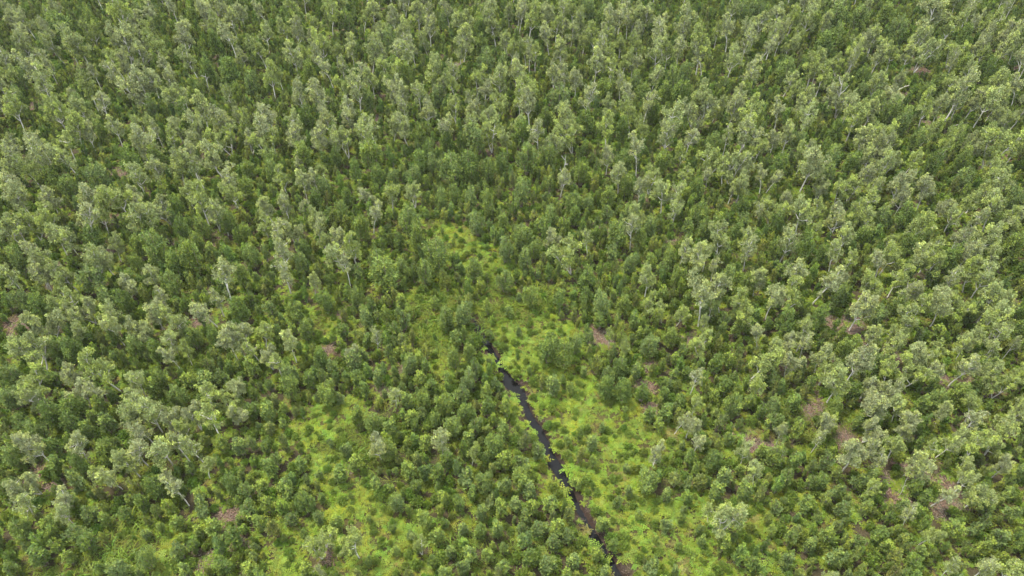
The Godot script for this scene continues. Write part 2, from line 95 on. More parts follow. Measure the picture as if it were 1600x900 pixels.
const LEAFY_SPOTS: Array = [
	[-84.6,-126.1,5.1,5.7],[61.9,-130.9,4.8,5.7],[-41.0,-128.8,4.7,5.7],[55.4,-118.3,4.4,5.7],[-15.1,-59.6,4.4,5.7],[65.9,-129.5,4.2,5.7],
	[56.5,-127.4,4.2,5.7],[-47.4,-108.3,4.2,5.7],[-5.3,-125.4,4.2,5.7],[-20.1,-83.8,4.1,5.7],[-5.4,-88.3,4.0,5.7],[71.0,-130.2,4.0,5.7],
	[-8.4,-80.3,4.0,5.7],[7.6,-99.4,4.0,5.7],[2.3,-83.0,3.9,5.7],[43.8,-131.7,3.8,5.7],[27.2,-101.4,3.8,5.7],[45.9,-107.7,3.7,5.7],
	[-79.3,-128.1,3.7,5.7],[-31.2,-128.1,3.7,5.7],[1.4,-89.2,3.7,5.7],[-43.9,-64.1,3.7,5.7],[-4.4,-111.7,3.6,5.7],[59.2,-122.1,3.6,5.7],
	[47.7,-133.8,3.6,5.7],[-39.0,-62.4,3.6,5.7],[-71.3,-131.7,3.6,5.7],[-29.8,-83.4,3.5,5.7],[-17.6,-107.2,3.5,5.7],[17.2,-128.8,3.5,5.7],
	[26.3,-105.6,3.5,5.7],[-67.1,-96.5,3.5,5.7],[-6.0,-81.0,3.5,5.7],[58.8,-95.5,3.5,5.7],[-50.4,-94.6,3.4,5.7],[71.3,-124.7,3.4,5.7],
	[-31.5,-93.7,3.4,5.6],[-56.8,-78.4,3.4,5.6],[59.5,-92.8,3.4,5.6],[76.7,-110.1,3.4,5.5],[-21.6,-120.4,3.4,5.5],[14.8,-132.6,3.4,5.5],
	[45.3,-82.8,3.4,5.5],[-54.2,-82.4,3.3,5.5],[-9.2,-63.4,3.3,5.5],[57.3,-98.6,3.3,5.5],[-53.4,-119.1,3.3,5.5],[65.1,-87.4,3.3,5.4],
	[-13.2,-69.7,3.2,5.3],[-1.6,-111.1,3.2,5.2],[82.9,-122.7,3.2,5.2],[59.9,-82.2,3.2,5.2],[37.9,-81.9,3.2,5.2],[80.6,-109.4,3.2,5.2],
	[-51.3,-108.4,3.1,5.2],[-34.1,-108.4,3.1,5.2],[13.3,-67.0,3.1,5.1],[-12.0,-66.4,3.1,5.1],[59.0,-107.3,3.1,5.1],[-52.4,-65.8,3.1,5.1],
	[-43.2,-105.2,3.1,5.1],[36.3,-64.6,3.1,5.1],[62.0,-64.6,3.1,5.1],[5.6,-47.7,3.0,5.0],[-46.5,-69.0,3.0,5.0],[1.3,-75.7,3.0,5.0],[24.8,-102.2,3.0,5.0],
	[15.5,-102.2,3.0,5.0],[14.5,-102.2,3.0,5.0],[64.5,-83.3,3.0,5.0],[16.9,-91.7,3.0,4.9],[-16.2,-61.8,3.0,4.9],[-79.2,-100.7,3.0,4.9],
	[-23.0,-100.3,3.0,4.9],[-20.2,-110.9,3.0,4.9],[29.1,-108.8,2.9,4.8],[24.3,-70.8,2.9,4.8],[-82.8,-107.2,2.9,4.8],[-5.7,-119.5,2.9,4.8],
	[20.4,-105.6,2.9,4.7],[53.8,-62.8,2.9,4.7],[-61.9,-132.3,2.9,4.7],[-60.2,-76.7,2.9,4.7],[11.3,-93.8,2.9,4.7],[-51.5,-84.3,2.9,4.7],
	[5.3,-84.3,2.9,4.7],[-40.8,-61.4,2.9,4.7],[25.9,-92.9,2.9,4.7],[-13.1,-129.6,2.8,4.7],[21.4,-82.8,2.8,4.7],[67.5,-102.6,2.8,4.7],
	[-45.7,-40.1,2.8,4.6],[1.2,-66.7,2.8,4.6],[67.3,-73.9,2.8,4.6],[48.9,-91.1,2.8,4.6],[52.5,-89.0,2.8,4.6],[51.6,-71.3,2.8,4.5],[49.8,-110.3,2.8,4.5],
	[29.9,-87.8,2.8,4.5],[15.0,-70.6,2.8,4.5],[-60.4,-62.6,2.7,4.5],[-36.7,-69.7,2.7,4.5],[22.0,-96.8,2.7,4.5],[-43.9,-40.7,2.7,4.5],
	[34.2,-69.4,2.7,4.5],[-19.3,-68.7,2.7,4.5],[-42.3,-68.4,2.7,4.4],[-23.7,-94.5,2.7,4.4],[70.9,-106.0,2.7,4.4],[-31.0,-54.1,2.7,4.4],
	[-47.6,-48.4,2.7,4.4],[4.0,-48.4,2.7,4.4],[12.9,-74.8,2.7,4.4],[-83.9,-118.7,2.7,4.4],[16.0,-83.4,2.7,4.4],[-13.2,-83.0,2.7,4.4],
	[48.8,-83.0,2.7,4.4],[-1.4,-82.6,2.7,4.4],[38.5,-103.9,2.7,4.4],[-50.0,-59.1,2.7,4.4],[-44.8,-102.9,2.6,4.3],[57.1,-102.9,2.6,4.3],
	[-3.4,-81.5,2.6,4.3],[-46.6,-65.1,2.6,4.3],[-22.1,-81.1,2.6,4.3],[-33.8,-81.1,2.6,4.3],[-0.8,-64.5,2.6,4.3],[9.7,-80.7,2.6,4.3],
	[-26.9,-90.6,2.6,4.3],[-12.2,-101.9,2.6,4.3],[-13.9,-89.7,2.6,4.3],[5.0,-70.8,2.6,4.3],[-64.2,-79.3,2.6,4.3],[60.4,-88.9,2.6,4.3],
	[62.7,-78.9,2.6,4.3],[-44.9,-55.7,2.6,4.2],[-57.5,-99.0,2.6,4.2],[-54.4,-55.2,2.6,4.2],[10.3,-55.2,2.6,4.2],[25.4,-77.1,2.6,4.2],
	[-22.9,-43.4,2.6,4.2],[-4.6,-61.1,2.6,4.2],[-10.4,-60.6,2.5,4.2],[-12.1,-85.6,2.5,4.2],[-32.5,-60.0,2.5,4.2],[-7.5,-53.0,2.5,4.1],
	[8.9,-59.5,2.5,4.1],[25.7,-59.5,2.5,4.1],[-5.6,-75.0,2.5,4.1],[-25.4,-84.4,2.5,4.1],[5.2,-95.3,2.5,4.1],[30.8,-52.8,2.5,4.1],[-3.4,-74.7,2.5,4.1],
	[-34.7,-84.0,2.5,4.1],[-40.4,-58.7,2.5,4.1],[8.1,-73.7,2.5,4.1],[-44.9,-73.3,2.5,4.1],[33.0,-64.7,2.5,4.1],[-20.7,-105.3,2.5,4.1],
	[-62.6,-91.7,2.5,4.0],[-32.3,-63.5,2.5,4.0],[44.5,-80.6,2.5,4.0],[48.8,-71.4,2.5,4.0],[-47.1,-56.1,2.5,4.0],[21.2,-103.3,2.4,4.0],
	[-18.8,-80.2,2.4,4.0],[44.1,-62.4,2.4,4.0],[-46.6,-38.1,2.4,4.0],[11.5,-43.1,2.4,4.0],[-4.6,-69.8,2.4,4.0],[44.1,-69.8,2.4,4.0],
	[-10.0,-89.2,2.4,4.0],[-38.4,-48.2,2.4,4.0],[52.6,-54.4,2.4,4.0],[-7.4,-88.8,2.4,4.0],[42.8,-88.8,2.4,4.0],[45.6,-42.5,2.4,4.0],
	[-40.0,-69.1,2.4,4.0],[17.9,-69.1,2.4,4.0],[12.5,-32.9,2.4,4.0],[15.9,-78.1,2.4,3.9],[-24.7,-54.1,2.4,3.9],[-34.1,-42.3,2.4,3.9],
	[-5.6,-53.9,2.4,3.9],[-26.0,-77.7,2.4,3.9],[24.6,-68.5,2.4,3.9],[35.1,-53.6,2.4,3.9],[41.6,-53.6,2.4,3.9],[-36.6,-77.3,2.4,3.9],
	[-16.6,-53.4,2.4,3.9],[22.3,-41.2,2.4,3.9],[13.2,-67.3,2.4,3.9],[-38.6,-35.8,2.4,3.9],[16.2,-66.7,2.4,3.9],[28.0,-58.6,2.4,3.9],[-9.5,-74.9,2.4,3.9],
	[-26.5,-74.9,2.4,3.9],[-39.8,-66.1,2.4,3.9],[-23.4,-45.2,2.3,3.9],[-43.6,-39.3,2.3,3.8],[-36.6,-44.6,2.3,3.8],[2.8,-64.9,2.3,3.8],
	[-11.4,-83.1,2.3,3.8],[38.5,-63.7,2.3,3.8],[19.3,-63.1,2.3,3.8],[1.6,-63.1,2.3,3.8],[-37.4,-81.6,2.3,3.8],[-49.4,-48.6,2.3,3.8],
	[-25.8,-62.6,2.3,3.8],[44.3,-55.0,2.3,3.8],[-51.1,-42.4,2.3,3.7],[22.6,-54.5,2.3,3.7],[-13.9,-80.1,2.3,3.7],[-1.7,-36.6,2.3,3.7],
	[-13.4,-61.5,2.3,3.7],[48.4,-61.5,2.3,3.7],[-1.2,-70.0,2.3,3.7],[-6.8,-41.2,2.3,3.7],[63.0,-69.3,2.3,3.7],[-51.4,-103.7,2.3,3.7],
	[25.2,-35.7,2.3,3.7],[-47.6,-35.6,2.2,3.7],[-4.5,-40.3,2.2,3.7],[19.9,-59.8,2.2,3.7],[-45.4,-59.5,2.2,3.7],[-0.8,-59.3,2.2,3.7],[44.8,-67.5,2.2,3.6],
	[-52.6,-45.3,2.2,3.6],[-13.7,-39.2,2.2,3.6],[50.4,-66.2,2.2,3.6],[-47.4,-50.7,2.2,3.6],[-33.0,-50.7,2.2,3.6],[-22.5,-75.5,2.2,3.6],
	[0.9,-33.2,2.2,3.6],[21.9,-65.6,2.2,3.6],[9.7,-43.7,2.2,3.6],[38.7,-57.2,2.2,3.6],[-43.0,-28.1,2.2,3.6],[-18.2,-56.7,2.2,3.6],[2.2,-56.7,2.2,3.6],
	[15.0,-49.3,2.2,3.6],[-19.0,-42.9,2.2,3.6],[-32.8,-32.3,2.2,3.6],[-41.0,-49.1,2.2,3.6],[-57.1,-56.2,2.2,3.6],[-21.7,-56.2,2.2,3.6],
	[36.1,-48.9,2.2,3.6],[43.5,-42.1,2.2,3.5],[12.9,-55.4,2.2,3.5],[-22.7,-72.8,2.2,3.5],[-52.2,-54.9,2.1,3.5],[-20.7,-47.6,2.1,3.5],
	[-6.3,-47.6,2.1,3.5],[8.2,-71.4,2.1,3.5],[-45.9,-62.2,2.1,3.5],[14.4,-62.2,2.1,3.5],[39.1,-47.1,2.1,3.5],[-10.9,-46.7,2.1,3.5],[-2.2,-109.3,2.1,3.5],
	[-31.2,-25.6,2.1,3.5],[11.5,-46.3,2.1,3.5],[-40.9,-34.6,2.1,3.5],[-16.8,-80.0,2.1,3.4],[-33.2,-24.7,2.1,3.4],[-48.6,-39.3,2.1,3.4],
	[-5.8,-38.9,2.1,3.4],[-23.2,-51.8,2.1,3.4],[-34.3,-68.3,2.1,3.4],[29.1,-68.3,2.1,3.4],[-4.5,-44.6,2.1,3.4],[-2.5,-32.8,2.1,3.4],
	[-25.9,-32.6,2.1,3.4],[17.5,-50.6,2.1,3.4],[-35.2,-50.4,2.1,3.4],[-14.4,-66.7,2.1,3.4],[-7.9,-76.4,2.0,3.4],[7.0,-49.5,2.0,3.4],[8.6,-56.8,2.0,3.3],
	[-9.0,-42.2,2.0,3.3],[-26.0,-65.2,2.0,3.3],[-11.9,-36.2,2.0,3.3],[-18.8,-30.9,2.0,3.3],[-10.4,-30.8,2.0,3.3],[-4.7,-48.3,2.0,3.3],
	[5.0,-64.4,2.0,3.3],[26.5,-41.4,2.0,3.3],[10.3,-74.3,2.0,3.3],[32.7,-41.2,2.0,3.3],[31.1,-74.0,2.0,3.3],[19.1,-35.2,2.0,3.3],]
const SAPLING_SPOTS: Array = [
	[-34.8,-29.8,2.0,3.3],[0.4,-73.6,2.0,3.3],[-27.7,-54.8,2.0,3.3],[-17.1,-47.3,2.0,3.3],[21.8,-46.8,2.0,3.3],[-22.7,-34.3,2.0,3.3],
	[51.0,-46.6,2.0,3.3],[-27.1,-84.5,2.0,3.3],[-27.7,-46.4,2.0,3.3],[12.5,-72.0,2.0,3.2],[-12.3,-53.3,2.0,3.2],[-40.2,-39.3,2.0,3.2],
	[-4.3,-33.2,2.0,3.2],[-18.6,-61.2,2.0,3.2],[33.0,-61.2,2.0,3.2],[-49.1,-45.1,2.0,3.2],[-30.5,-45.1,2.0,3.2],[-40.5,-32.9,2.0,3.2],
	[27.0,-70.7,2.0,3.2],[25.4,-52.1,2.0,3.2],[-31.9,-44.7,2.0,3.2],[-47.9,-44.7,2.0,3.2],[-50.5,-70.4,2.0,3.2],[6.7,-70.0,1.9,3.2],[50.7,-60.1,1.9,3.2],
	[-20.7,-32.2,1.9,3.2],[3.7,-69.7,1.9,3.2],[4.2,-44.1,1.9,3.2],[1.6,-32.1,1.9,3.2],[-36.9,-27.1,1.9,3.2],[22.8,-69.4,1.9,3.2],[22.0,-43.9,1.9,3.2],
	[48.6,-43.9,1.9,3.2],[-37.2,-43.7,1.9,3.2],[-44.4,-36.8,1.9,3.2],[35.2,-43.1,1.9,3.2],[-40.7,-25.9,1.9,3.1],[-5.1,-42.7,1.9,3.1],
	[26.7,-30.8,1.9,3.1],[37.8,-49.6,1.9,3.1],[41.9,-41.9,1.9,3.1],[17.6,-57.2,1.9,3.1],[-41.9,-41.5,1.9,3.1],[5.6,-56.7,1.9,3.1],[-2.4,-41.3,1.9,3.1],
	[-0.8,-35.1,1.9,3.1],[-13.0,-56.4,1.9,3.1],[-9.1,-56.4,1.9,3.1],[-19.9,-29.4,1.9,3.1],[-26.2,-40.9,1.9,3.1],[-29.9,-29.1,1.9,3.1],
	[-24.5,-40.6,1.9,3.1],[-9.7,-34.1,1.9,3.1],[12.6,-64.5,1.9,3.1],[26.1,-39.6,1.9,3.0],[-38.2,-28.0,1.9,3.0],[-3.6,-38.9,1.8,3.0],
	[-45.1,-45.7,1.8,3.0],[-0.9,-38.7,1.8,3.0],[17.1,-62.8,1.8,3.0],[50.4,-53.5,1.8,3.0],[18.4,-27.1,1.8,3.0],[13.8,-53.2,1.8,3.0],[21.5,-32.0,1.8,3.0],
	[-33.8,-44.8,1.8,3.0],[26.5,-52.7,1.8,3.0],[18.3,-61.4,1.8,3.0],[-4.2,-37.4,1.8,3.0],[-48.7,-37.3,1.8,3.0],[-38.3,-26.0,1.8,3.0],
	[-46.7,-51.8,1.8,3.0],[-13.2,-51.8,1.8,3.0],[-19.0,-51.8,1.8,3.0],[56.9,-51.8,1.8,3.0],[27.7,-25.8,1.8,3.0],[47.8,-51.5,1.8,3.0],[1.5,-25.7,1.8,3.0],
	[-26.2,-36.7,1.8,3.0],[30.6,-70.9,1.8,3.0],[-2.6,-43.2,1.8,3.0],[-28.0,-30.3,1.8,2.9],[-44.2,-50.6,1.8,2.9],[-6.2,-50.6,1.8,2.9],
	[-41.2,-42.8,1.8,2.9],[-23.7,-30.1,1.8,2.9],[28.7,-42.0,1.8,2.9],[-6.1,-35.2,1.8,2.9],[26.9,-35.2,1.8,2.9],[29.9,-35.2,1.8,2.9],
	[-43.4,-34.8,1.8,2.9],[15.5,-40.8,1.8,2.9],[-16.2,-33.8,1.8,2.9],[-7.0,-33.8,1.8,2.9],[19.8,-33.5,1.7,2.9],[25.7,-33.5,1.7,2.9],[33.6,-33.5,1.7,2.9],
	[23.4,-47.5,1.7,2.9],[-24.4,-27.6,1.7,2.9],[-0.6,-32.7,1.7,2.8],[25.9,-26.9,1.7,2.8],[-0.4,-55.1,1.7,2.8],[-42.0,-38.8,1.7,2.8],[13.2,-46.2,1.7,2.8],
	[-24.4,-32.0,1.7,2.8],[18.9,-32.0,1.7,2.8],[-14.2,-45.3,1.7,2.8],[-21.3,-44.9,1.7,2.8],[23.2,-44.9,1.7,2.8],[27.4,-44.9,1.7,2.8],
	[-40.4,-31.1,1.7,2.8],[24.0,-53.3,1.7,2.8],[10.0,-53.3,1.7,2.8],[-33.7,-30.9,1.7,2.8],[-4.8,-30.9,1.7,2.8],[3.0,-25.3,1.7,2.8],[6.2,-44.3,1.7,2.8],
	[24.0,-30.6,1.7,2.8],[-24.4,-25.1,1.7,2.8],[-42.5,-24.9,1.7,2.8],[-1.0,-30.5,1.7,2.8],[1.9,-30.5,1.7,2.8],[-8.3,-43.7,1.7,2.8],[-15.3,-43.7,1.7,2.8],
	[-2.7,-30.0,1.7,2.8],[-38.0,-29.9,1.7,2.8],[13.5,-43.3,1.7,2.7],[-7.8,-29.4,1.7,2.7],[-17.9,-42.9,1.7,2.7],[-41.0,-29.0,1.7,2.7],
	[-10.8,-42.1,1.7,2.7],[17.3,-42.1,1.7,2.7],[0.8,-34.9,1.7,2.7],[-26.4,-28.5,1.7,2.7],[16.7,-28.5,1.7,2.7],[2.4,-28.5,1.7,2.7],[4.0,-28.5,1.7,2.7],
	[-1.3,-28.4,1.6,2.7],[39.0,-28.4,1.6,2.7],[4.9,-27.9,1.6,2.7],[-6.6,-27.8,1.6,2.7],[27.7,-27.8,1.6,2.7],[32.2,-27.8,1.6,2.7],[25.2,-40.9,1.6,2.7],
	[24.5,-27.6,1.6,2.7],[16.7,-27.5,1.6,2.7],[42.6,-27.5,1.6,2.7],[35.5,-40.5,1.6,2.7],[3.5,-27.2,1.6,2.7],[-10.1,-40.2,1.6,2.7],[32.3,-33.1,1.6,2.7],
	[-7.7,-39.8,1.6,2.7],[-28.8,-26.4,1.6,2.6],[10.9,-32.3,1.6,2.6],[-3.6,-26.1,1.6,2.6],[29.9,-32.1,1.6,2.6],[-12.0,-39.0,1.6,2.6],
	[-19.4,-46.9,1.6,2.6],[5.2,-25.5,1.6,2.6],[23.5,-25.5,1.6,2.6],[37.8,-31.5,1.6,2.6],[20.4,-25.2,1.6,2.6],[11.9,-25.1,1.6,2.6],[10.2,-45.9,1.6,2.6],
	[-22.3,-30.7,1.6,2.6],[-16.3,-45.2,1.6,2.6],[5.4,-45.2,1.6,2.6],[18.7,-37.2,1.6,2.6],[30.0,-30.4,1.6,2.6],[-9.8,-45.0,1.6,2.6],[-28.3,-37.1,1.6,2.6],
	[-8.5,-37.1,1.6,2.6],[45.0,-29.9,1.6,2.6],[31.3,-44.6,1.6,2.6],[2.5,-36.3,1.6,2.6],[43.9,-44.2,1.6,2.6],[13.8,-29.0,1.6,2.5],[17.1,-35.7,1.6,2.5],
	[15.9,-43.2,1.5,2.5],[-14.9,-35.1,1.5,2.5],[-18.4,-28.1,1.5,2.5],[24.4,-42.2,1.5,2.5],[-27.7,-41.8,1.5,2.5],[28.0,-33.1,1.5,2.5],
	[28.9,-33.1,1.5,2.5],[13.9,-40.6,1.5,2.5],[37.5,-32.6,1.5,2.5],[-13.6,-49.0,1.5,2.5],[18.7,-49.0,1.5,2.5],[-23.0,-39.7,1.5,2.5],[34.6,-39.7,1.5,2.5],
	[-3.7,-32.0,1.5,2.4],[14.2,-31.8,1.5,2.4],[-17.6,-31.7,1.5,2.4],[-10.2,-47.9,1.5,2.4],[-6.3,-31.5,1.5,2.4],[-4.2,-25.0,1.5,2.4],[3.6,-30.9,1.5,2.4],
	[20.3,-47.0,1.5,2.4],[35.6,-30.7,1.5,2.4],[21.2,-37.8,1.5,2.4],[43.1,-30.4,1.5,2.4],[7.7,-46.4,1.5,2.4],[7.8,-37.5,1.5,2.4],[11.5,-30.0,1.5,2.4],
	[18.7,-46.0,1.5,2.4],[17.3,-45.8,1.5,2.4],[-23.9,-36.8,1.5,2.4],[-36.5,-29.4,1.4,2.4],[24.1,-36.4,1.4,2.4],[-15.7,-29.1,1.4,2.4],
	[-22.5,-29.1,1.4,2.4],[-31.4,-28.8,1.4,2.4],[0.8,-28.5,1.4,2.4],[41.0,-28.5,1.4,2.4],[23.2,-28.5,1.4,2.4],[-2.8,-28.3,1.4,2.3],[-32.4,-28.2,1.4,2.3],
	[-22.6,-35.4,1.4,2.3],[19.7,-27.9,1.4,2.3],[20.8,-43.1,1.4,2.3],[-23.1,-53.1,1.4,2.3],[30.2,-27.3,1.4,2.3],[-27.8,-27.0,1.4,2.3],
	[14.6,-27.0,1.4,2.3],[32.6,-27.0,1.4,2.3],[44.4,-27.0,1.4,2.3],[-18.2,-34.0,1.4,2.3],[47.9,-34.0,1.4,2.3],[-5.3,-26.5,1.4,2.3],[35.4,-26.5,1.4,2.3],
	[-2.1,-26.2,1.4,2.3],[7.3,-26.2,1.4,2.3],[-23.3,-32.7,1.4,2.3],[23.2,-32.7,1.4,2.3],[-6.8,-25.6,1.4,2.3],[-0.7,-25.1,1.4,2.3],[-22.3,-24.9,1.4,2.3],
	[-17.5,-24.9,1.4,2.3],[-27.8,-24.8,1.4,2.3],[33.1,-24.5,1.4,2.2],[14.7,-39.6,1.4,2.2],[0.3,-31.0,1.4,2.2],[-17.5,-29.7,1.3,2.2],
	[-17.8,-37.6,1.3,2.2],[16.7,-37.4,1.3,2.2],[-6.0,-29.1,1.3,2.2],[8.0,-29.0,1.3,2.2],[-10.7,-28.8,1.3,2.2],[-16.1,-36.5,1.3,2.2],[-9.0,-28.2,1.3,2.2],
	[-2.5,-35.6,1.3,2.2],[7.8,-35.6,1.3,2.2],[11.0,-34.9,1.3,2.1],[-0.7,-26.8,1.3,2.1],[-12.4,-25.8,1.3,2.1],[-12.7,-33.1,1.3,2.1],[16.4,-33.1,1.3,2.1],
	[14.0,-25.0,1.3,2.1],[-31.9,-24.8,1.3,2.1],[7.9,-24.8,1.3,2.1],[-5.8,-24.7,1.3,2.1],[45.9,-32.0,1.3,2.1],[14.4,-51.8,1.3,2.1],[32.8,-31.7,1.3,2.1],
	[-2.5,-51.6,1.3,2.1],[9.7,-31.2,1.3,2.1],[8.3,-29.2,1.2,2.0],[5.5,-37.8,1.2,2.0],[-4.4,-28.6,1.2,2.0],[-27.8,-28.4,1.2,2.0],[-16.6,-28.3,1.2,2.0],
	[12.7,-27.8,1.2,2.0],[8.9,-27.1,1.2,2.0],[-10.2,-26.8,1.2,2.0],[6.1,-33.2,1.2,1.9],[-13.0,-29.8,1.1,1.8],[-8.2,-26.9,1.1,1.8],[21.7,-34.6,1.1,1.8],
	[-15.0,-32.1,1.0,1.7],[15.7,-30.7,1.0,1.7],[11.6,-41.8,1.0,1.7],]
const DEAD_SPOTS: Array = [[-50.1,-104.7,4.5],[22.4,-53.5,3.2],[25.4,-35.4,3.0],[36.4,-32.4,2.4],[7.0,-79.7,5.5],[45.9,-57.8,4.0],[52.0,-98.7,7.0],[70.1,-97.4,7.0]]
const LOG_SPOTS: Array = [[66.8,-107.7,3.2,0.3],[70.7,-95.9,3.0,0.1],[2.1,-45.4,1.1,-0.3],[25.3,-42.1,2.2,-0.7],[-41.1,-131.3,3.0,-0.4]]
const BARE_SPOTS: Array = [
	[-83.40,-119.97,1.17],[-77.10,-114.20,1.70],[-78.88,-102.68,1.59],[-53.30,-119.97,1.17],[-56.98,-83.51,1.40],[-52.61,-81.80,1.02],
	[-53.61,-72.84,1.21],[-55.60,-76.03,1.06],[-52.24,-66.40,1.07],[-57.03,-63.41,0.88],[-45.29,-87.41,1.15],[-38.59,-68.90,1.26],[-43.12,-68.64,1.00],
	[-32.14,-129.93,1.11],[-30.19,-141.68,1.05],[-3.91,-140.14,1.30],[-21.90,-98.71,0.83],[-21.53,-105.36,0.86],[-17.52,-106.20,0.87],
	[-9.42,-116.56,0.92],[0.00,-120.72,1.18],[1.77,-90.82,1.47],[-4.34,-88.25,1.45],[-23.24,-85.76,0.66],[11.92,-70.84,0.94],[17.66,-77.03,0.80],
	[16.27,-69.54,0.67],[20.87,-68.26,0.75],[9.89,-51.77,1.60],[19.99,-51.29,1.09],[15.12,-48.06,0.77],[14.35,-45.02,0.89],[14.29,-42.14,0.60],
	[23.76,-38.66,1.41],[38.27,-53.52,2.07],[39.77,-54.22,1.49],[41.91,-50.07,1.43],[42.55,-48.97,1.13],[39.48,-51.29,0.87],[31.24,-42.14,1.60],
	[33.27,-38.29,1.54],[33.13,-39.41,0.97],[35.60,-32.70,1.81],[37.88,-35.41,0.99],[40.54,-34.37,1.11],[41.82,-32.04,1.20],[39.68,-31.27,1.07],
	[25.71,-37.55,0.89],[38.07,-65.79,0.74],[52.48,-72.84,0.61],[72.27,-113.50,2.26],[65.28,-105.78,1.73],[68.08,-99.69,1.46],[66.58,-97.37,1.23],
	[88.75,-118.24,1.62],[90.05,-115.13,1.71],[72.86,-89.27,2.14],[72.25,-134.75,1.14],[52.93,-120.72,1.06],[50.58,-45.02,1.23],[-19.59,-55.74,0.98],
	[-20.69,-50.35,0.93],[-13.41,-44.60,0.61],[-12.00,-47.18,0.42],[-56.85,-53.72,1.63],[-53.43,-53.23,1.03],[-49.56,-45.02,1.03],[-51.59,-42.94,0.87],
	[-36.43,-54.22,1.12],[-45.62,-34.72,1.11],[-43.60,-33.03,0.91],[-25.90,-30.45,0.88],[-26.77,-25.69,1.00],[-16.14,-27.00,0.85],[-15.84,-35.41,0.68],
	[-24.26,-27.71,0.63],[-46.93,-47.62,0.84],[30.14,-48.97,0.85],[29.07,-47.62,0.70],[46.36,-46.30,0.69],[63.43,-79.22,0.91],[60.59,-57.83,1.07],]
const CANAL_LINE: Array = [
	[-4.67,-55.74,0.45],[-4.09,-54.22,0.67],[-3.13,-51.77,0.95],[-2.29,-50.07,1.15],[-1.56,-48.79,1.13],[-0.84,-47.18,1.12],[-0.21,-45.70,2.06],
	[0.48,-44.93,2.05],[1.02,-44.01,1.49],[1.27,-42.94,1.21],[1.72,-41.74,1.32],[2.35,-40.41,1.31],[3.08,-38.66,1.41],[3.67,-37.19,1.58],
	[4.01,-36.26,1.50],[4.64,-35.06,1.36],[5.18,-33.70,1.16],[5.82,-32.17,1.08],[6.38,-30.76,0.95],[6.84,-29.82,0.64],[7.14,-29.21,0.70],
	[7.42,-28.42,0.92],[7.83,-27.77,0.91],[8.32,-27.00,0.79],[8.70,-26.26,0.84],[9.01,-25.41,0.95],[9.45,-24.41,0.93],[9.99,-22.96,0.92],
	[10.79,-20.90,0.90],]
const MEADOWS: Array = [
	[Vector2(-4.3,-61.1),Vector2(0.0,-62.3),Vector2(4.5,-54.7),Vector2(9.0,-46.3),Vector2(13.3,-42.1),Vector2(16.6,-38.3),Vector2(12.0,-32.0),Vector2(19.5,-30.8),Vector2(19.5,-23.2),Vector2(10.3,-23.2),Vector2(7.4,-30.8),Vector2(4.5,-38.3),Vector2(2.4,-44.6),Vector2(-0.7,-49.0),Vector2(-3.3,-53.2)],
	[Vector2(-13.7,-71.5),Vector2(-9.5,-72.8),Vector2(-3.3,-68.3),Vector2(2.4,-63.4),Vector2(0.0,-57.8),Vector2(-3.9,-58.9),Vector2(-8.0,-62.3),Vector2(-11.6,-67.0)],
	[Vector2(-22.9,-40.6),Vector2(-18.9,-43.8),Vector2(-16.0,-42.1),Vector2(-16.3,-36.1),Vector2(-12.2,-33.4),Vector2(-9.5,-30.8),Vector2(-9.0,-26.0),Vector2(-13.0,-23.2),Vector2(-21.7,-23.2),Vector2(-23.0,-28.3),Vector2(-16.5,-30.8),Vector2(-20.6,-36.1)],
	[Vector2(-25.8,-56.8),Vector2(-18.4,-57.8),Vector2(-17.6,-52.7),Vector2(-23.1,-50.8)],
	[Vector2(-12.4,-58.9),Vector2(-6.2,-58.9),Vector2(-3.9,-49.0),Vector2(-5.4,-44.6),Vector2(-10.8,-50.8)],
	[Vector2(-47.3,-131.3),Vector2(-38.3,-136.2),Vector2(-36.4,-129.4),Vector2(-43.9,-122.5)],
	[Vector2(58.6,-91.3),Vector2(64.0,-91.3),Vector2(60.0,-84.1),Vector2(56.2,-84.5)],
	[Vector2(67.5,-115.8),Vector2(71.3,-111.2),Vector2(65.6,-107.9)],
	[Vector2(37.4,-52.5),Vector2(41.2,-52.5),Vector2(39.8,-48.8),Vector2(36.4,-49.7)],
	[Vector2(-40.1,-23.2),Vector2(-38.6,-27.1),Vector2(-33.7,-30.8),Vector2(-29.5,-28.9),Vector2(-29.7,-26.0),Vector2(-32.5,-23.2)],
	[Vector2(20.7,-32.0),Vector2(23.8,-31.4),Vector2(22.4,-26.0),Vector2(20.1,-26.0)],
	[Vector2(-37.5,-50.8),Vector2(-33.0,-51.3),Vector2(-31.2,-47.0),Vector2(-35.1,-47.9)],
	[Vector2(2.8,-35.8),Vector2(4.4,-35.8),Vector2(6.2,-31.4),Vector2(7.2,-28.9),Vector2(5.8,-28.9),Vector2(3.9,-32.7)],
	[Vector2(27.4,-41.3),Vector2(35.2,-42.1),Vector2(34.2,-39.0),Vector2(27.5,-38.3)],
	[Vector2(29.8,-33.4),Vector2(33.3,-34.7),Vector2(32.7,-31.4),Vector2(29.5,-30.8)],
]

var rng := RandomNumberGenerator.new()
var camera: Camera3D
var used := {}
var canal_pts: Array = []
var noise := FastNoiseLite.new()
var mats := {}
var meadow_polys: Array = []
var canopy := {}          # 3 m cells -> [x, z, radius] of everything that stands there

# ---------------------------------------------------------------- helpers
func rf(a: float, b: float) -> float:
	return rng.randf_range(a, b)

func rdir() -> Vector3:
	var z := rng.randf_range(-1.0, 1.0)
	var a := rng.randf_range(0.0, TAU)
	var r := sqrt(1.0 - z * z)
	return Vector3(r * cos(a), z, r * sin(a))

class Bag:
	var v := PackedVector3Array()
	var n := PackedVector3Array()
	var c := PackedColorArray()
	var i := PackedInt32Array()

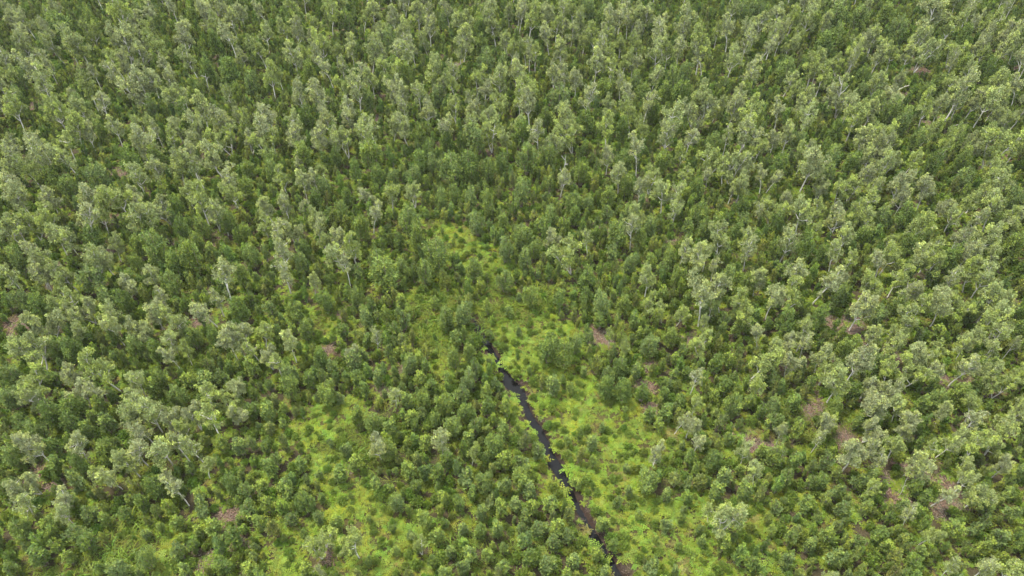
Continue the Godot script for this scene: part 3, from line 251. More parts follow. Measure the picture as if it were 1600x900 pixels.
func put(bag: Bag, m: ArrayMesh) -> ArrayMesh:
	var a := []
	a.resize(Mesh.ARRAY_MAX)
	a[Mesh.ARRAY_VERTEX] = bag.v
	a[Mesh.ARRAY_NORMAL] = bag.n
	a[Mesh.ARRAY_COLOR] = bag.c
	a[Mesh.ARRAY_INDEX] = bag.i
	m.add_surface_from_arrays(Mesh.PRIMITIVE_TRIANGLES, a)
	return m

func leaf(b: Bag, p: Vector3, d: Vector3, s: Vector3, l: float, w: float, col: Color) -> void:
	var k := b.v.size()
	var nn := d.cross(s)
	if nn.y < 0.0:
		nn = -nn
		s = -s
	var mid := p + d * (l * 0.55)
	b.v.append(p); b.v.append(mid + s * w); b.v.append(p + d * l); b.v.append(mid - s * w)
	b.n.append(nn); b.n.append(nn); b.n.append(nn); b.n.append(nn)
	b.c.append(col); b.c.append(col); b.c.append(col); b.c.append(col)
	b.i.append(k); b.i.append(k + 1); b.i.append(k + 2)
	b.i.append(k); b.i.append(k + 2); b.i.append(k + 3)

func tuft(b: Bag, c: Vector3, r: Vector3, n: int, l: float, w: float, col: Color, up: float) -> void:
	for q in n:
		var d := rdir()
		var p := c + d * r * pow(rng.randf(), 0.45)
		var dir := (d + Vector3(0, up, 0) + rdir() * 0.6).normalized()
		var s := dir.cross(Vector3(0, 0.9, 0) + rdir()).normalized()
		var t := rng.randf_range(0.72, 1.28)
		var hue := rng.randf_range(-0.12, 0.12)
		leaf(b, p, dir, s, l * rng.randf_range(0.7, 1.25), w * rng.randf_range(0.8, 1.2), Color(col.r * t * (1.0 + hue), col.g * t, col.b * t * (1.0 - hue)))

func tube(b: Bag, pts: Array, r0: float, r1: float, col: Color, sides := 6) -> void:
	var k := b.v.size()
	var m := pts.size()
	for j in m:
		var ax: Vector3 = (pts[min(j + 1, m - 1)] - pts[max(j - 1, 0)]).normalized()
		var u := ax.cross(Vector3(0.31, 0.11, 0.94)).normalized()
		var w := ax.cross(u)
		var r := lerpf(r0, r1, float(j) / (m - 1))
		for q in sides:
			var a := TAU * q / sides
			var o := u * cos(a) + w * sin(a)
			b.v.append(pts[j] + o * r)
			b.n.append(o)
			var t := rng.randf_range(0.8, 1.15)
			b.c.append(Color(col.r * t, col.g * t, col.b * t))
	for j in m - 1:
		for q in sides:
			var a := k + j * sides + q
			var e := k + j * sides + (q + 1) % sides
			b.i.append_array(PackedInt32Array([a, a + sides, e, e, a + sides, e + sides]))

func bent(a: Vector3, d: Vector3, length: float, wob: float, up: float, n := 5) -> Array:
	var pts := [a]
	var p := a
	var dir := d.normalized()
	for j in n:
		dir = (dir + rdir() * wob + Vector3(0, up, 0)).normalized()
		p += dir * (length / n)
		pts.append(p)
	return pts

func mat(called: String, rough: float, back := Color(0, 0, 0), spec := 0.4) -> StandardMaterial3D:
	var m := StandardMaterial3D.new()
	m.resource_name = called
	m.vertex_color_use_as_albedo = true
	m.roughness = rough
	m.metallic_specular = spec
	m.cull_mode = BaseMaterial3D.CULL_DISABLED
	if back != Color(0, 0, 0):
		m.backlight_enabled = true
		m.backlight = back
	mats[called] = m
	return m

func unique(called: String) -> String:
	var n: int = used.get(called, 0)
	used[called] = n + 1
	return called if n == 0 else "%s_%03d" % [called, n]

# ---------------------------------------------------------------- the lie of the land
func near_canal(x: float, z: float) -> float:
	# distance to the water's edge (negative over the water)
	var best := 99.0
	var p := Vector2(x, z)
	for j in canal_pts.size() - 1:
		var a: Vector3 = canal_pts[j]
		var c: Vector3 = canal_pts[j + 1]
		if a.z < 0.0 or c.z < 0.0: continue
		var pa := Vector2(a.x, a.y)
		var ab := Vector2(c.x, c.y) - pa
		var t := clampf((p - pa).dot(ab) / ab.length_squared(), 0.0, 1.0)
		var d := p.distance_to(pa + ab * t) - lerpf(a.z, c.z, t) * 0.5
		if d < best: best = d
	return best

func canal_box(x: float, z: float) -> bool:
	return x > -16.0 and x < 24.0 and z > -68.0 and z < -8.0

func land(x: float, z: float) -> float:
	var h := noise.get_noise_2d(x * 1.5, z * 1.5) * 0.35 + noise.get_noise_2d(x * 9.0, z * 9.0) * 0.08
	if canal_box(x, z):
		var d := near_canal(x, z)
		if d < 3.0:
			var k := smoothstep(0.0, 3.0, d)
			h = h * k
			if d < 0.35:
				h = lerpf(-0.75, h, smoothstep(-0.35, 0.35, d + noise.get_noise_2d(x * 12.0, z * 12.0) * 0.2))
	return h

func meadow(x: float, z: float) -> bool:
	var p := Vector2(x + noise.get_noise_2d(x * 8.0, z * 8.0) * 4.0, z + noise.get_noise_2d(z * 8.0 + 90.0, x * 8.0) * 4.0)
	for m in meadow_polys:
		if Geometry2D.is_point_in_polygon(p, m): return true
	return false

func bare(x: float, z: float) -> float:
	# above 0 within a patch of bare litter
	var best := -9.0
	for s in BARE_SPOTS:
		var dx: float = x - s[0]
		var dz: float = (z - s[1]) * 0.8
		var r: float = s[2] * 0.68
		if absf(dx) > r + 3.0 or absf(dz) > r + 3.0: continue
		var k := r - sqrt(dx * dx + dz * dz) + noise.get_noise_2d(x * 22.0, z * 22.0) * 1.1
		if k > best: best = k
	return best

func cell(x: float, z: float) -> Vector2i:
	return Vector2i(floori(x / 3.0), floori(z / 3.0))

func stand(x: float, z: float, r: float) -> void:
	var k := cell(x, z)
	if not canopy.has(k): canopy[k] = []
	canopy[k].append([x, z, r])

func free_at(x: float, z: float, r: float, share: float) -> bool:
	var k := cell(x, z)
	for i in range(-1, 2):
		for j in range(-1, 2):
			for t in canopy.get(k + Vector2i(i, j), []):
				if Vector2(x - t[0], z - t[1]).length() < (r + t[2]) * share: return false
	return true

func in_field(x: float, z: float, margin: float) -> bool:
	# the ground in view widens with distance; margin in metres
	if z > -22.0 + margin * 0.6 or z < -158.0 - margin: return false
	var half := (44.2 + (-24.85 - z) * 0.521) + 3.0 + margin
	return absf(x) < half

# ---------------------------------------------------------------- plants: each returns [trunk mesh, crown mesh]
func grow_pale(kind: int, tone: Color) -> Array:
	var wood := Bag.new()
	var lv := Bag.new()
	var bark := Color(0.46, 0.44, 0.395)
	var h := 8.0
	var lean := Vector3(rf(-0.16, 0.16), 1, rf(-0.16, 0.16))
	var fork: float = [0.34, 0.45, 0.3, 0.5, 0.38][kind % 5]
	var spread: float = [0.9, 0.95, 1.1, 0.65, 1.15][kind % 5] * rf(0.8, 1.2)
	var stems := 1 if kind % 5 != 2 else 2
	var ends: Array = []
	for sidx in stems:
		var d := lean
		if stems == 2: d = (lean + Vector3(0.3 if sidx == 0 else -0.3, 0, rf(-0.2, 0.2)))
		var trunk := bent(Vector3(0.12 * sidx, -0.15, 0), d, h * 0.84 if stems == 1 else h * 0.74, 0.12, 0.05, 9)
		tube(wood, trunk, 0.095, 0.025, bark, 7)
		ends.append([trunk[9], 0.7])
		ends.append([trunk[9] + Vector3(rf(-.15, .15), rf(0.3, 0.6), rf(-.15, .15)), 0.45])
		for q in range(3, 9):
			if rng.randf() < 0.6: ends.append([trunk[q] + Vector3(rf(-.45, .45), rf(-.2, .2), rf(-.45, .45)), rf(0.4, 0.65)])
		ends.append([trunk[8] + Vector3(rf(-.4, .4), rf(-.2, .3), rf(-.4, .4)), 0.85])
		var nl := rng.randi_range(7, 10) if stems == 1 else 5
		var a0 := rf(0, TAU)
		for q in nl:
			var f := lerpf(fork, 0.94, (q + rng.randf() * 0.6) / nl)
			var at: Vector3 = trunk[clampi(int(f * 9.0), 1, 8)]
			var an := a0 + q * 2.4 + rf(-0.5, 0.5)
			var reach := lerpf(2.0, 0.75, (f - fork) / (0.95 - fork)) * spread * rf(0.65, 1.1)
			var limb := bent(at, Vector3(cos(an), rf(0.55, 1.25), sin(an)), reach, 0.25, 0.12, 5)
			tube(wood, limb, 0.07, 0.025, bark, 5)
			ends.append([limb[5], rf(0.55, 0.95)])
			ends.append([limb[4] + Vector3(rf(-.3, .3), rf(0.0, .5), rf(-.3, .3)), rf(0.4, 0.7)])
			if reach > 1.1:
				ends.append([limb[3] + Vector3(rf(-.35, .35), rf(0.1, .45), rf(-.35, .35)), rf(0.55, 0.85)])
			for s in rng.randi_range(2, 3):
				var sub := bent(limb[rng.randi_range(2, 4)], rdir() + Vector3(cos(an), 0.7, sin(an)), rf(0.5, 1.0), 0.3, 0.15, 3)
				tube(wood, sub, 0.03, 0.014, bark, 4)
				ends.append([sub[3], rf(0.55, 0.85)])
	var thin := 0.55 if kind % 5 == 3 or kind % 7 == 4 else rf(0.75, 1.0)
	for e in ends:
		var c: Vector3 = e[0]
		var r: float = e[1] * rf(0.42, 0.56)
		var flush := rng.randf() < 0.3
		var base := tone * rf(0.85, 1.15)
		if flush: base = Color(base.r * 1.36, base.g * 1.36, base.b * 0.95)
		for q in int((4 + r * 7) * thin):
			var o := rdir() * Vector3(r * 0.9, r * 1.35, r * 0.9)
			tuft(lv, c + o, Vector3(0.16, 0.2, 0.16), 23, 0.2, 0.052, base * rf(0.76, 1.26), 0.8)
	return [put(wood, ArrayMesh.new()), put(lv, ArrayMesh.new())]

func grow_leafy(kind: int, tone: Color, h: float, w: float, tufts: int) -> Array:
	var wood := Bag.new()
	var lv := Bag.new()
	var bark := Color(0.20, 0.17, 0.13)
	var leaders: Array = [[Vector3.ZERO, h, w * 0.34]]
	for q in rng.randi_range(4, 7):
		var a := q * 2.1 + rf(-0.5, 0.5)
		var k := rf(0.4, 0.95)
		leaders.append([Vector3(cos(a), 0, sin(a)) * w * 0.34 * k, h * rf(0.55, 0.92), w * rf(0.2, 0.3)])
	for ld in leaders:
		var foot: Vector3 = ld[0] * 0.25
		var tip: Vector3 = ld[0] + Vector3(rf(-.1, .1), ld[1] * 0.96, rf(-.1, .1))
		tube(wood, [foot + Vector3(0, -0.12, 0), foot.lerp(tip, 0.35) + Vector3(rf(-.1, .1), 0, rf(-.1, .1)), foot.lerp(tip, 0.7), tip], 0.055, 0.012, bark, 5)
		var nn := int(tufts * ld[1] / h / leaders.size() * 1.2)
		var base := tone * rf(0.85, 1.15)
		for q in nn:
			var t := pow((q + rng.randf()) / nn, 0.8)
			var rr: float = ld[2] * (1.15 - 0.8 * t) * (0.75 if t < 0.15 else 1.0)
			var a := q * 2.4 + rf(-0.4, 0.4)
			var c := foot.lerp(tip, lerpf(0.16, 1.0, t)) + Vector3(cos(a), 0, sin(a)) * rr * sqrt(rng.randf_range(0.3, 1.0))
			var col := base * rf(0.8, 1.2)
			if rng.randf() < 0.3: col = Color(col.r * 1.36, col.g * 1.3, col.b * 0.92)
			var sz := rf(0.8, 1.2) * w / 2.6
			if rng.randf() < 0.22:
				# a shoot that stands clear of the rest
				c += Vector3(cos(a) * rr * 0.3, 0.22 * sz, sin(a) * rr * 0.3)
				tuft(lv, c, Vector3(0.09, 0.36, 0.09) * sz, 22, 0.19, 0.045, col, 1.1)
			else:
				tuft(lv, c, Vector3(0.16, 0.27, 0.16) * sz * rf(0.75, 1.25), 34, 0.2, 0.048, col, 0.7)
	return [put(wood, ArrayMesh.new()), put(lv, ArrayMesh.new())]

func grow_shrub(tone: Color, h: float, w: float, tufts: int) -> Array:
	var wood := Bag.new()
	var lv := Bag.new()
	for q in 6:
		var a := q * 1.05 + rf(-0.3, 0.3)
		tube(wood, bent(Vector3(cos(a), -0.8, sin(a)) * 0.08, Vector3(cos(a) * 0.8, 1, sin(a) * 0.8), h * 0.8, 0.2, 0.05, 4), 0.025, 0.008, Color(0.2, 0.16, 0.12), 4)
	for q in tufts:
		var d := rdir()
		d.y = absf(d.y)
		var c := Vector3(d.x * w * 0.45, 0.12 + d.y * h * 0.8, d.z * w * 0.45) * rf(0.6, 1.0)
		var col := tone * rf(0.8, 1.18)
		if rng.randf() < 0.25: col = Color(col.r * 1.2, col.g * 1.18, col.b * 0.88)
		tuft(lv, c, Vector3(0.2, 0.22, 0.2) * rf(0.8, 1.3), 22, 0.2, 0.065, col, 0.8)
	return [put(wood, ArrayMesh.new()), put(lv, ArrayMesh.new())]

func grow_fern(tone: Color, long: bool) -> ArrayMesh:
	# a loose rosette: fronds rise from one foot and arch over, pinnae on both sides of each rib
	var b := Bag.new()
	for q in (13 if not long else 15):
		var a := q * 2.4 + rf(-0.5, 0.5)
		var p := Vector3(rf(-0.12, 0.12), rf(-0.05, 0.0), rf(-0.12, 0.12))
		var l := rf(0.42, 0.78) if not long else rf(0.8, 1.3)
		var dir := Vector3(cos(a), rf(1.1, 2.6), sin(a)).normalized()
		var w := rf(0.048, 0.075) if not long else rf(0.035, 0.05)
		var t := rf(0.6, 1.35)
		var hue := rf(-0.14, 0.14)
		var col := Color(tone.r * t * (1.0 + hue), tone.g * t, tone.b * t * (1.0 - hue))
		var steps := 5
		var seg := l / steps
		var side := Vector3(-sin(a), rf(-0.3, 0.3), cos(a)).normalized()
		for s in steps:
			var d2 := (dir + Vector3(cos(a), -1.0, sin(a)) * 0.36).normalized()
			var k := [0.7, 1.0, 1.0, 0.8, 0.5][s] as float
			if not long:
				leaf(b, p, (dir * 0.5 + side).normalized(), dir.slide((dir * 0.5 + side).normalized()).normalized(), w * 2.4 * k, w * 0.75, col)
				leaf(b, p, (dir * 0.5 - side).normalized(), dir.slide((dir * 0.5 - side).normalized()).normalized(), w * 2.4 * k, w * 0.75, col)
			if long or s == steps - 1: leaf(b, p, dir, side, seg * 1.2, w * 0.7, col)
			p += dir * seg
			dir = d2
	return put(b, ArrayMesh.new())

func grow_litter() -> ArrayMesh:
	var b := Bag.new()
	for q in 26:
		var a := rf(0, TAU)
		var p := Vector3(rf(-0.6, 0.6), rf(0.01, 0.14), rf(-0.6, 0.6))
		var d := Vector3(cos(a), rf(-0.15, 0.35), sin(a)).normalized()
		var t := rf(0.45, 1.35)
		leaf(b, p, d, d.cross(Vector3(rf(-.5, .5), 1, rf(-.5, .5))).normalized(), rf(0.15, 0.45), rf(0.01, 0.03), Color(0.132 * t, 0.097 * t, 0.069 * t))
	return put(b, ArrayMesh.new())

func grow_dead() -> Array:
	var wood := Bag.new()
	var bark := Color(0.33, 0.315, 0.285)
	var trunk := bent(Vector3(0, -0.2, 0), Vector3(rf(-.2, .2), 1, rf(-.2, .2)), 5.2, 0.14, 0.05, 8)
	tube(wood, trunk, 0.13, 0.03, bark, 7)
	var br := Bag.new()
	for q in 5:
		var a := q * 2.4 + rf(-.5, .5)
		var limb := bent(trunk[3 + q % 5], Vector3(cos(a), rf(0.3, 0.9), sin(a)), rf(0.8, 1.7), 0.28, 0.1, 4)
		tube(br, limb, 0.055, 0.015, bark, 5)
		tube(br, bent(limb[2], rdir() + Vector3(cos(a), 0.6, sin(a)), 0.6, 0.3, 0.1, 3), 0.025, 0.01, bark, 4)
	return [put(wood, ArrayMesh.new()), put(br, ArrayMesh.new())]

# ---------------------------------------------------------------- placing
func thing(called: String, proto: Array, wood_mat: Material, leaf_mat: Material, at: Vector3, turn: float, sc: Vector3, label: String, category: String, group: String, crown := "crown", stem := "trunk", tilt := 0.0) -> Node3D:
	var o := Node3D.new()
	o.name = unique(called)
	add_child(o)
	o.transform = Transform3D(Basis(Vector3(cos(turn * 3.0), 0, sin(turn * 3.0)), tilt) * Basis(Vector3.UP, turn) * Basis.from_scale(sc), at)
	var a := MeshInstance3D.new()
	a.name = stem
	a.mesh = proto[0]
	a.material_override = wood_mat
	o.add_child(a, true)
	var b := MeshInstance3D.new()
	b.name = crown
	b.mesh = proto[1]
	b.material_override = leaf_mat
	o.add_child(b, true)
	o.set_meta("label", label)
	o.set_meta("category", category)
	if group != "": o.set_meta("group", group)
	return o

func mass(called: String, label: String, category: String, meshes: Array, lots: Array, part: String) -> void:
	# what nobody could count, or the rest past the limit: one object, one MultiMesh for each shape in it
	var o := Node3D.new()
	o.name = called
	add_child(o)
	o.set_meta("kind", "stuff")
	o.set_meta("label", label)
	o.set_meta("category", category)
	for j in meshes.size():
		var lot: Array = lots[j]
		if lot.is_empty(): continue
		var mm := MultiMesh.new()
		mm.transform_format = MultiMesh.TRANSFORM_3D
		mm.use_colors = true
		mm.mesh = meshes[j]
		mm.instance_count = lot.size()
		for q in lot.size():
			mm.set_instance_transform(q, lot[q][0])
			mm.set_instance_color(q, lot[q][1])
		var mi := MultiMeshInstance3D.new()
		mi.name = part
		mi.multimesh = mm
		mi.set_meta("kind", "stuff")
		o.add_child(mi, true)

func both(p: Array, wm: Material, lm: Material) -> ArrayMesh:
	var m := ArrayMesh.new()
	m.add_surface_from_arrays(Mesh.PRIMITIVE_TRIANGLES, p[0].surface_get_arrays(0))
	m.surface_set_material(0, wm)
	m.add_surface_from_arrays(Mesh.PRIMITIVE_TRIANGLES, p[1].surface_get_arrays(0))
	m.surface_set_material(1, lm)
	return m

func where(x: float, z: float, w: float) -> String:
	if canal_box(x, z) and near_canal(x, z) < 3.5: return "on the canal bank"
	if bare(x, z) > -2.0: return "beside bare brown ground"
	if meadow(x, z): return "in the fern meadow"
	for k in 6:
		if meadow(x + cos(k * 1.05) * 5.0, z + sin(k * 1.05) * 5.0): return "at fern meadow edge"
	var close := 0
	var big := false
	var c := cell(x, z)
	for i in range(-1, 2):
		for j in range(-1, 2):
			for t in canopy.get(c + Vector2i(i, j), []):
				var d := Vector2(x - t[0], z - t[1]).length()
				if d > 0.05 and d < 4.0:
					close += 1
					if t[2] > w * 0.62: big = true
	if close == 0: return "standing apart"
	if big: return "against a broader crown"
	if close < 3: return "with few neighbours"
	return "packed among many crowns"

func beside(x: float, z: float) -> String:
	var n := 0
	var big := 0.0
	var c := cell(x, z)
	for i in range(-1, 2):
		for j in range(-1, 2):
			for t in canopy.get(c + Vector2i(i, j), []):
				var d := Vector2(x - t[0], z - t[1]).length()
				if d > 0.05 and d < 2.2:
					n += 1
					big = maxf(big, t[2])
	if big > 1.1: return " at a tree's foot"
	if big > 0.7: return " beside a young tree"
	return " in a close clump" if n > 4 else (" in a loose clump" if n > 1 else " away from others")

# ---------------------------------------------------------------- scene
func _ready() -> void:
	# camera: a drone 60 m up, looking down at 45 degrees
	camera = Camera3D.new()
	camera.name = "camera"
	camera.position = Vector3(0, 60, 0)
	camera.rotation_degrees = Vector3(-45, 0, 0)
	camera.fov = 45.0
	camera.far = 6000.0
	add_child(camera)
	camera.make_current()

	# air and light: a bright overcast noon
	var env := Environment.new()
	env.background_mode = Environment.BG_SKY
	var sky := Sky.new()
	var sm := ProceduralSkyMaterial.new()
	sm.sky_top_color = Color(0.73, 0.75, 0.77)
	sm.sky_horizon_color = Color(0.66, 0.68, 0.70)
	sm.sky_curve = 0.2
	sm.ground_horizon_color = Color(0.45, 0.48, 0.42)
	sm.ground_bottom_color = Color(0.2, 0.24, 0.16)
	sky.sky_material = sm
	env.sky = sky
	env.ambient_light_source = Environment.AMBIENT_SOURCE_SKY
	env.tonemap_mode = Environment.TONE_MAPPER_LINEAR
	env.tonemap_exposure = 6.5
	env.fog_enabled = true
	env.fog_density = 0.00006
	env.fog_light_color = Color(0.86, 0.89, 0.93)
	env.sdfgi_enabled = true
	env.ssao_enabled = true
	env.ssil_enabled = true
	var we := WorldEnvironment.new()
	we.name = "world_environment"
	we.environment = env
	add_child(we)
	var sun := DirectionalLight3D.new()
	sun.name = "sun"
	sun.light_energy = 0.5
	sun.light_angular_distance = 12.0
	sun.light_color = Color(1.0, 0.97, 0.91)
	sun.shadow_enabled = true
	sun.rotation_degrees = Vector3(-68, -125, 0)
	add_child(sun)

	rng.seed = 20250808
	noise.seed = 7
	noise.frequency = 0.02
	noise.fractal_octaves = 3
	for p in CANAL_LINE: canal_pts.append(Vector3(p[0], p[1], p[2] * 0.64))
	for m in MEADOWS: meadow_polys.append(PackedVector2Array(m))

	build_land()
	print("land ", Time.get_ticks_msec())
	build_plants()
	print("plants ", Time.get_ticks_msec())

func axis_lines(inner: float, outer: float, a: float, b: float, lo: float, hi: float, reach: float) -> Array:
	var out := []
	for k in [1.0, 0.55, 0.32, 0.18]: out.append(lo - reach * k)
	var x := lo
	while x < hi:
		out.append(x)
		x += inner if (x >= a and x < b) else outer
	for k in [0.0, 0.18, 0.32, 0.55, 1.0]: out.append(hi + reach * k)
	return out

func build_land() -> void:
	var xs := axis_lines(0.3, 1.6, -8.0, 18.0, -150.0, 150.0, 2600.0)
	var zs := axis_lines(0.35, 1.6, -62.0, -12.0, -190.0, 10.0, 2600.0)
	var b := Bag.new()
	for z in zs:
		for x in xs:
			var far: bool = absf(x) > 150.0 or z < -190.0 or z > 10.0
			var h := 0.0 if far else land(x, z)
			b.v.append(Vector3(x, h, z))
			b.n.append(Vector3.UP)
			var k := -1.0 if far else bare(x, z)
			var t := 1.0 + noise.get_noise_2d(x * 40.0, z * 40.0) * 0.5
			var col := Color(0.055, 0.048, 0.028)
			if far: col = Color(0.05, 0.06, 0.025)
			elif k > 0.0: col = Color(0.095, 0.066, 0.043)
			elif meadow(x, z): col = Color(0.065, 0.06, 0.025)
			if not far and canal_box(x, z) and near_canal(x, z) < 0.6: col = Color(0.035, 0.026, 0.02)
			b.c.append(Color(col.r * t, col.g * t, col.b * t))
	var w := xs.size()
	for j in zs.size() - 1:
		for i in w - 1:
			var q := j * w + i
			b.i.append_array(PackedInt32Array([q, q + 1, q + w, q + 1, q + w + 1, q + w]))
	var soil := mat("soil", 0.95, Color(0, 0, 0), 0.2)
	var nt := NoiseTexture2D.new()
	nt.width = 512
	nt.height = 512
	nt.seamless = true
	var fn := FastNoiseLite.new()
	fn.seed = 3
	fn.frequency = 0.03
	fn.fractal_octaves = 5
	nt.noise = fn
	var ramp := Gradient.new()
	ramp.set_color(0, Color(0.62, 0.58, 0.55))
	ramp.set_color(1, Color(1.0, 1.0, 1.0))
	nt.color_ramp = ramp
	soil.albedo_texture = nt
	soil.uv1_triplanar = true
	soil.uv1_world_triplanar = true
	soil.uv1_scale = Vector3(0.35, 0.35, 0.35)
	var st := SurfaceTool.new()
	st.create_from(put(b, ArrayMesh.new()), 0)
	st.generate_normals()
	var g := MeshInstance3D.new()
	g.name = "ground"
	g.mesh = st.commit()
	g.material_override = soil
	g.set_meta("kind", "structure")
	add_child(g)

	# the canal's black peat water: one level sheet that the banks cut off
	var wb := Bag.new()
	for j in CANAL_LINE.size():
		var p: Array = CANAL_LINE[j]
		var a: Array = CANAL_LINE[max(j - 1, 0)]
		var c: Array = CANAL_LINE[min(j + 1, CANAL_LINE.size() - 1)]
		var d := Vector2(c[0] - a[0], c[1] - a[1]).normalized()
		var side: Vector2 = Vector2(-d.y, d.x) * (p[2] * 0.5 + 0.9)
		if j in [5, 6, 7, 8]: side *= 1.9
		for s in [1.0, -1.0]:
			wb.v.append(Vector3(p[0] + side.x * s, -0.36, p[1] + side.y * s))
			wb.n.append(Vector3.UP)
			wb.c.append(Color(0.004, 0.005, 0.005))
	for j in CANAL_LINE.size() - 1:
		var q := j * 2
		wb.i.append_array(PackedInt32Array([q, q + 1, q + 2, q + 1, q + 3, q + 2]))
	var water := mat("water", 0.04, Color(0, 0, 0), 0.25)
	var wn := NoiseTexture2D.new()
	wn.width = 256
	wn.height = 256
	wn.seamless = true
	wn.as_normal_map = true
	wn.bump_strength = 1.5
	var wf := FastNoiseLite.new()
	wf.seed = 5
	wf.frequency = 0.02
	wn.noise = wf
	water.normal_enabled = true
	water.normal_texture = wn
	water.normal_scale = 0.12
	water.uv1_triplanar = true
	water.uv1_world_triplanar = true
	water.uv1_scale = Vector3(0.4, 0.4, 0.4)
	var wm := MeshInstance3D.new()
	wm.name = "canal_water"
	wm.mesh = put(wb, ArrayMesh.new())
	wm.material_override = water
	wm.set_meta("kind", "structure")
	add_child(wm)

func build_plants() -> void:
	var bark := mat("pale_bark", 0.85)
	var twig := mat("brown_bark", 0.9)
	var pale := mat("pale_leaves", 0.6, Color(0.5, 0.5, 0.38), 0.3)
	var green := mat("green_leaves", 0.65, Color(0.55, 0.6, 0.3), 0.22)
	var ferny := mat("fern_leaves", 0.7, Color(0.5, 0.55, 0.25), 0.18)
	var dry := mat("dry_litter", 0.9)

	# ---- the kinds: shapes, tones and the words that tell them apart
	var pales: Array = []
	var pale_words: Array = []
	var tones := [Color(0.174, 0.208, 0.078), Color(0.184, 0.212, 0.090), Color(0.170, 0.208, 0.064), Color(0.187, 0.210, 0.101)]
	var tone_words := ["grey-green", "pale sage", "yellowish", "silvery"]
	var shape_words := ["layered", "high rounded", "twin-stemmed", "narrow topped", "wide spreading"]
	for k in 28:
		pales.append(grow_pale(k, tones[k % 4] * rf(0.92, 1.08)))
		pale_words.append(tone_words[k % 4] + " " + shape_words[k % 5])
	var leafies: Array = []
	var leafy_words: Array = []
	var gtones := [Color(0.108, 0.148, 0.043), Color(0.092, 0.132, 0.036), Color(0.121, 0.162, 0.041), Color(0.106, 0.144, 0.050)]
	var gwords := ["mid-green", "deep green", "bright green", "dull green"]
	var gshapes := ["domed", "many-peaked", "upright"]
	for k in 14:
		leafies.append(grow_leafy(k, gtones[k % 4] * rf(0.92, 1.08), 4.6, 2.8, 130))
		leafy_words.append(gwords[k % 4] + " " + gshapes[k % 3])
	var saps: Array = []
	var sap_words: Array = []
	for k in 12:
		saps.append(grow_leafy(k, gtones[k % 4] * rf(0.98, 1.15), 3.2, 1.7, 62))
		sap_words.append(gwords[k % 4] + " " + ["pointed", "slim", "tufted"][k % 3])
	var shrubs: Array = []
	for k in 8: shrubs.append(grow_shrub(Color(0.092, 0.134, 0.026) * rf(0.85, 1.15), 1.25, 1.5, 30))
	print("grown ", Time.get_ticks_msec())

	# ---- every tree that can be told apart in the photograph
	var all := [[PALE_SPOTS, 0], [SLENDER_SPOTS, 1], [LEAFY_SPOTS, 2], [SAPLING_SPOTS, 3]]
	for set_ in all:
		for s in set_[0]: stand(s[0], s[1], s[2] * 0.5)
	for set_ in all:
		var kind: int = set_[1]
		for s in set_[0]:
			var x: float = s[0]
			var z: float = s[1]
			var at := Vector3(x, land(x, z), z)
			var turn := rf(0, TAU)
			var tall: float = s[3]
			var place := where(x, z, s[2])
			var low := 0.72 if place == "in the fern meadow" else 1.0
			if kind <= 1:
				var v := rng.randi_range(0, pales.size() - 1)
				var sy := tall / 7.6
				var sx: float = s[2] / 3.3
				sx = clampf(sx, sy * 0.55, sy * 1.15)
				var build := "broad " if sx > sy * 1.08 else ("lean " if sx < sy * 0.85 else "")
				var size := build + "tall" if tall > 8.5 else (build + "mid-height" if tall > 6.0 else build + "short")
				if kind == 0:
					thing("pale_barked_tree", pales[v], bark, pale, at, turn, Vector3(sx, sy, sx), "%s %s tree with pale trunk, %s" % [size, pale_words[v], place], "tree", "pale-barked trees with clumped crowns", "crown", "trunk", rf(-0.14, 0.14))
				else:
					thing("slender_tree", pales[v], bark, pale, at, turn, Vector3(sx, sy, sx), "thin %s %s tree, slender pale stem, %s" % [size, pale_words[v], place], "tree", "slender pale trees", "crown", "trunk", rf(-0.17, 0.17))
			elif kind == 2:
				var v := rng.randi_range(0, leafies.size() - 1)
				var sx: float = s[2] / 2.7
				var size := "big" if s[2] > 3.6 else "bushy"
				thing("leafy_tree", leafies[v], twig, green, at, turn, Vector3(sx * rf(0.85, 1.15), tall / 4.6, sx * rf(0.85, 1.15)), "%s %s tree leafy to the ground, %s" % [size, leafy_words[v], place], "tree", "dense green trees")
			else:
				var v := rng.randi_range(0, saps.size() - 1)
				var sx: float = s[2] / 1.75 * low
				thing("sapling", saps[v], twig, green, at, turn, Vector3(sx * rf(0.8, 1.2), tall / 3.2 * low, sx * rf(0.8, 1.2)), "%s young tree %s" % [sap_words[v], place], "sapling", "young green trees")

	# ---- the thicket between them
	var sap_m: Array = []
	var sap_lots: Array = []
	for p in saps:
		sap_m.append(both(p, twig, green))
		sap_lots.append([])
	var pale_m: Array = []
	var pale_lots: Array = []
	for p in pales:
		pale_m.append(both(p, bark, pale))
		pale_lots.append([])
	var tries := 0
	while tries < 70000:
		tries += 1
		var z := -10.0 - 165.0 * rng.randf()
		var x := rf(-145, 145)
		if not in_field(x, z, 14.0): continue
		var open := meadow(x, z)
		if open and rng.randf() > 0.025: continue
		if bare(x, z) > -0.4: continue
		if canal_box(x, z) and near_canal(x, z) < 1.2: continue
		var outside := not in_field(x, z, -2.0)
		# pale trees run on outside the frame; inside, the gaps hold young growth
		if (outside and z < -34.0) or (z < -78.0 and rng.randf() < (0.13 if z < -100.0 or absf(x) > 26.0 else 0.04)):
			var r := rf(1.1, 1.9)
			if free_at(x, z, r, 0.66):
				stand(x, z, r)
				var k := rng.randi_range(0, pales.size() - 1)
				var sy := rf(0.7, 1.15)
				pale_lots[k].append([Transform3D(Basis(Vector3.UP, rf(0, TAU)) * Basis.from_scale(Vector3(r / 1.75, sy, r / 1.75)), Vector3(x, land(x, z), z)), Color(1, 1, 1) * rf(0.88, 1.12)])
				continue
		var r2 := rf(0.3, 0.68)
		if open: r2 *= 0.75
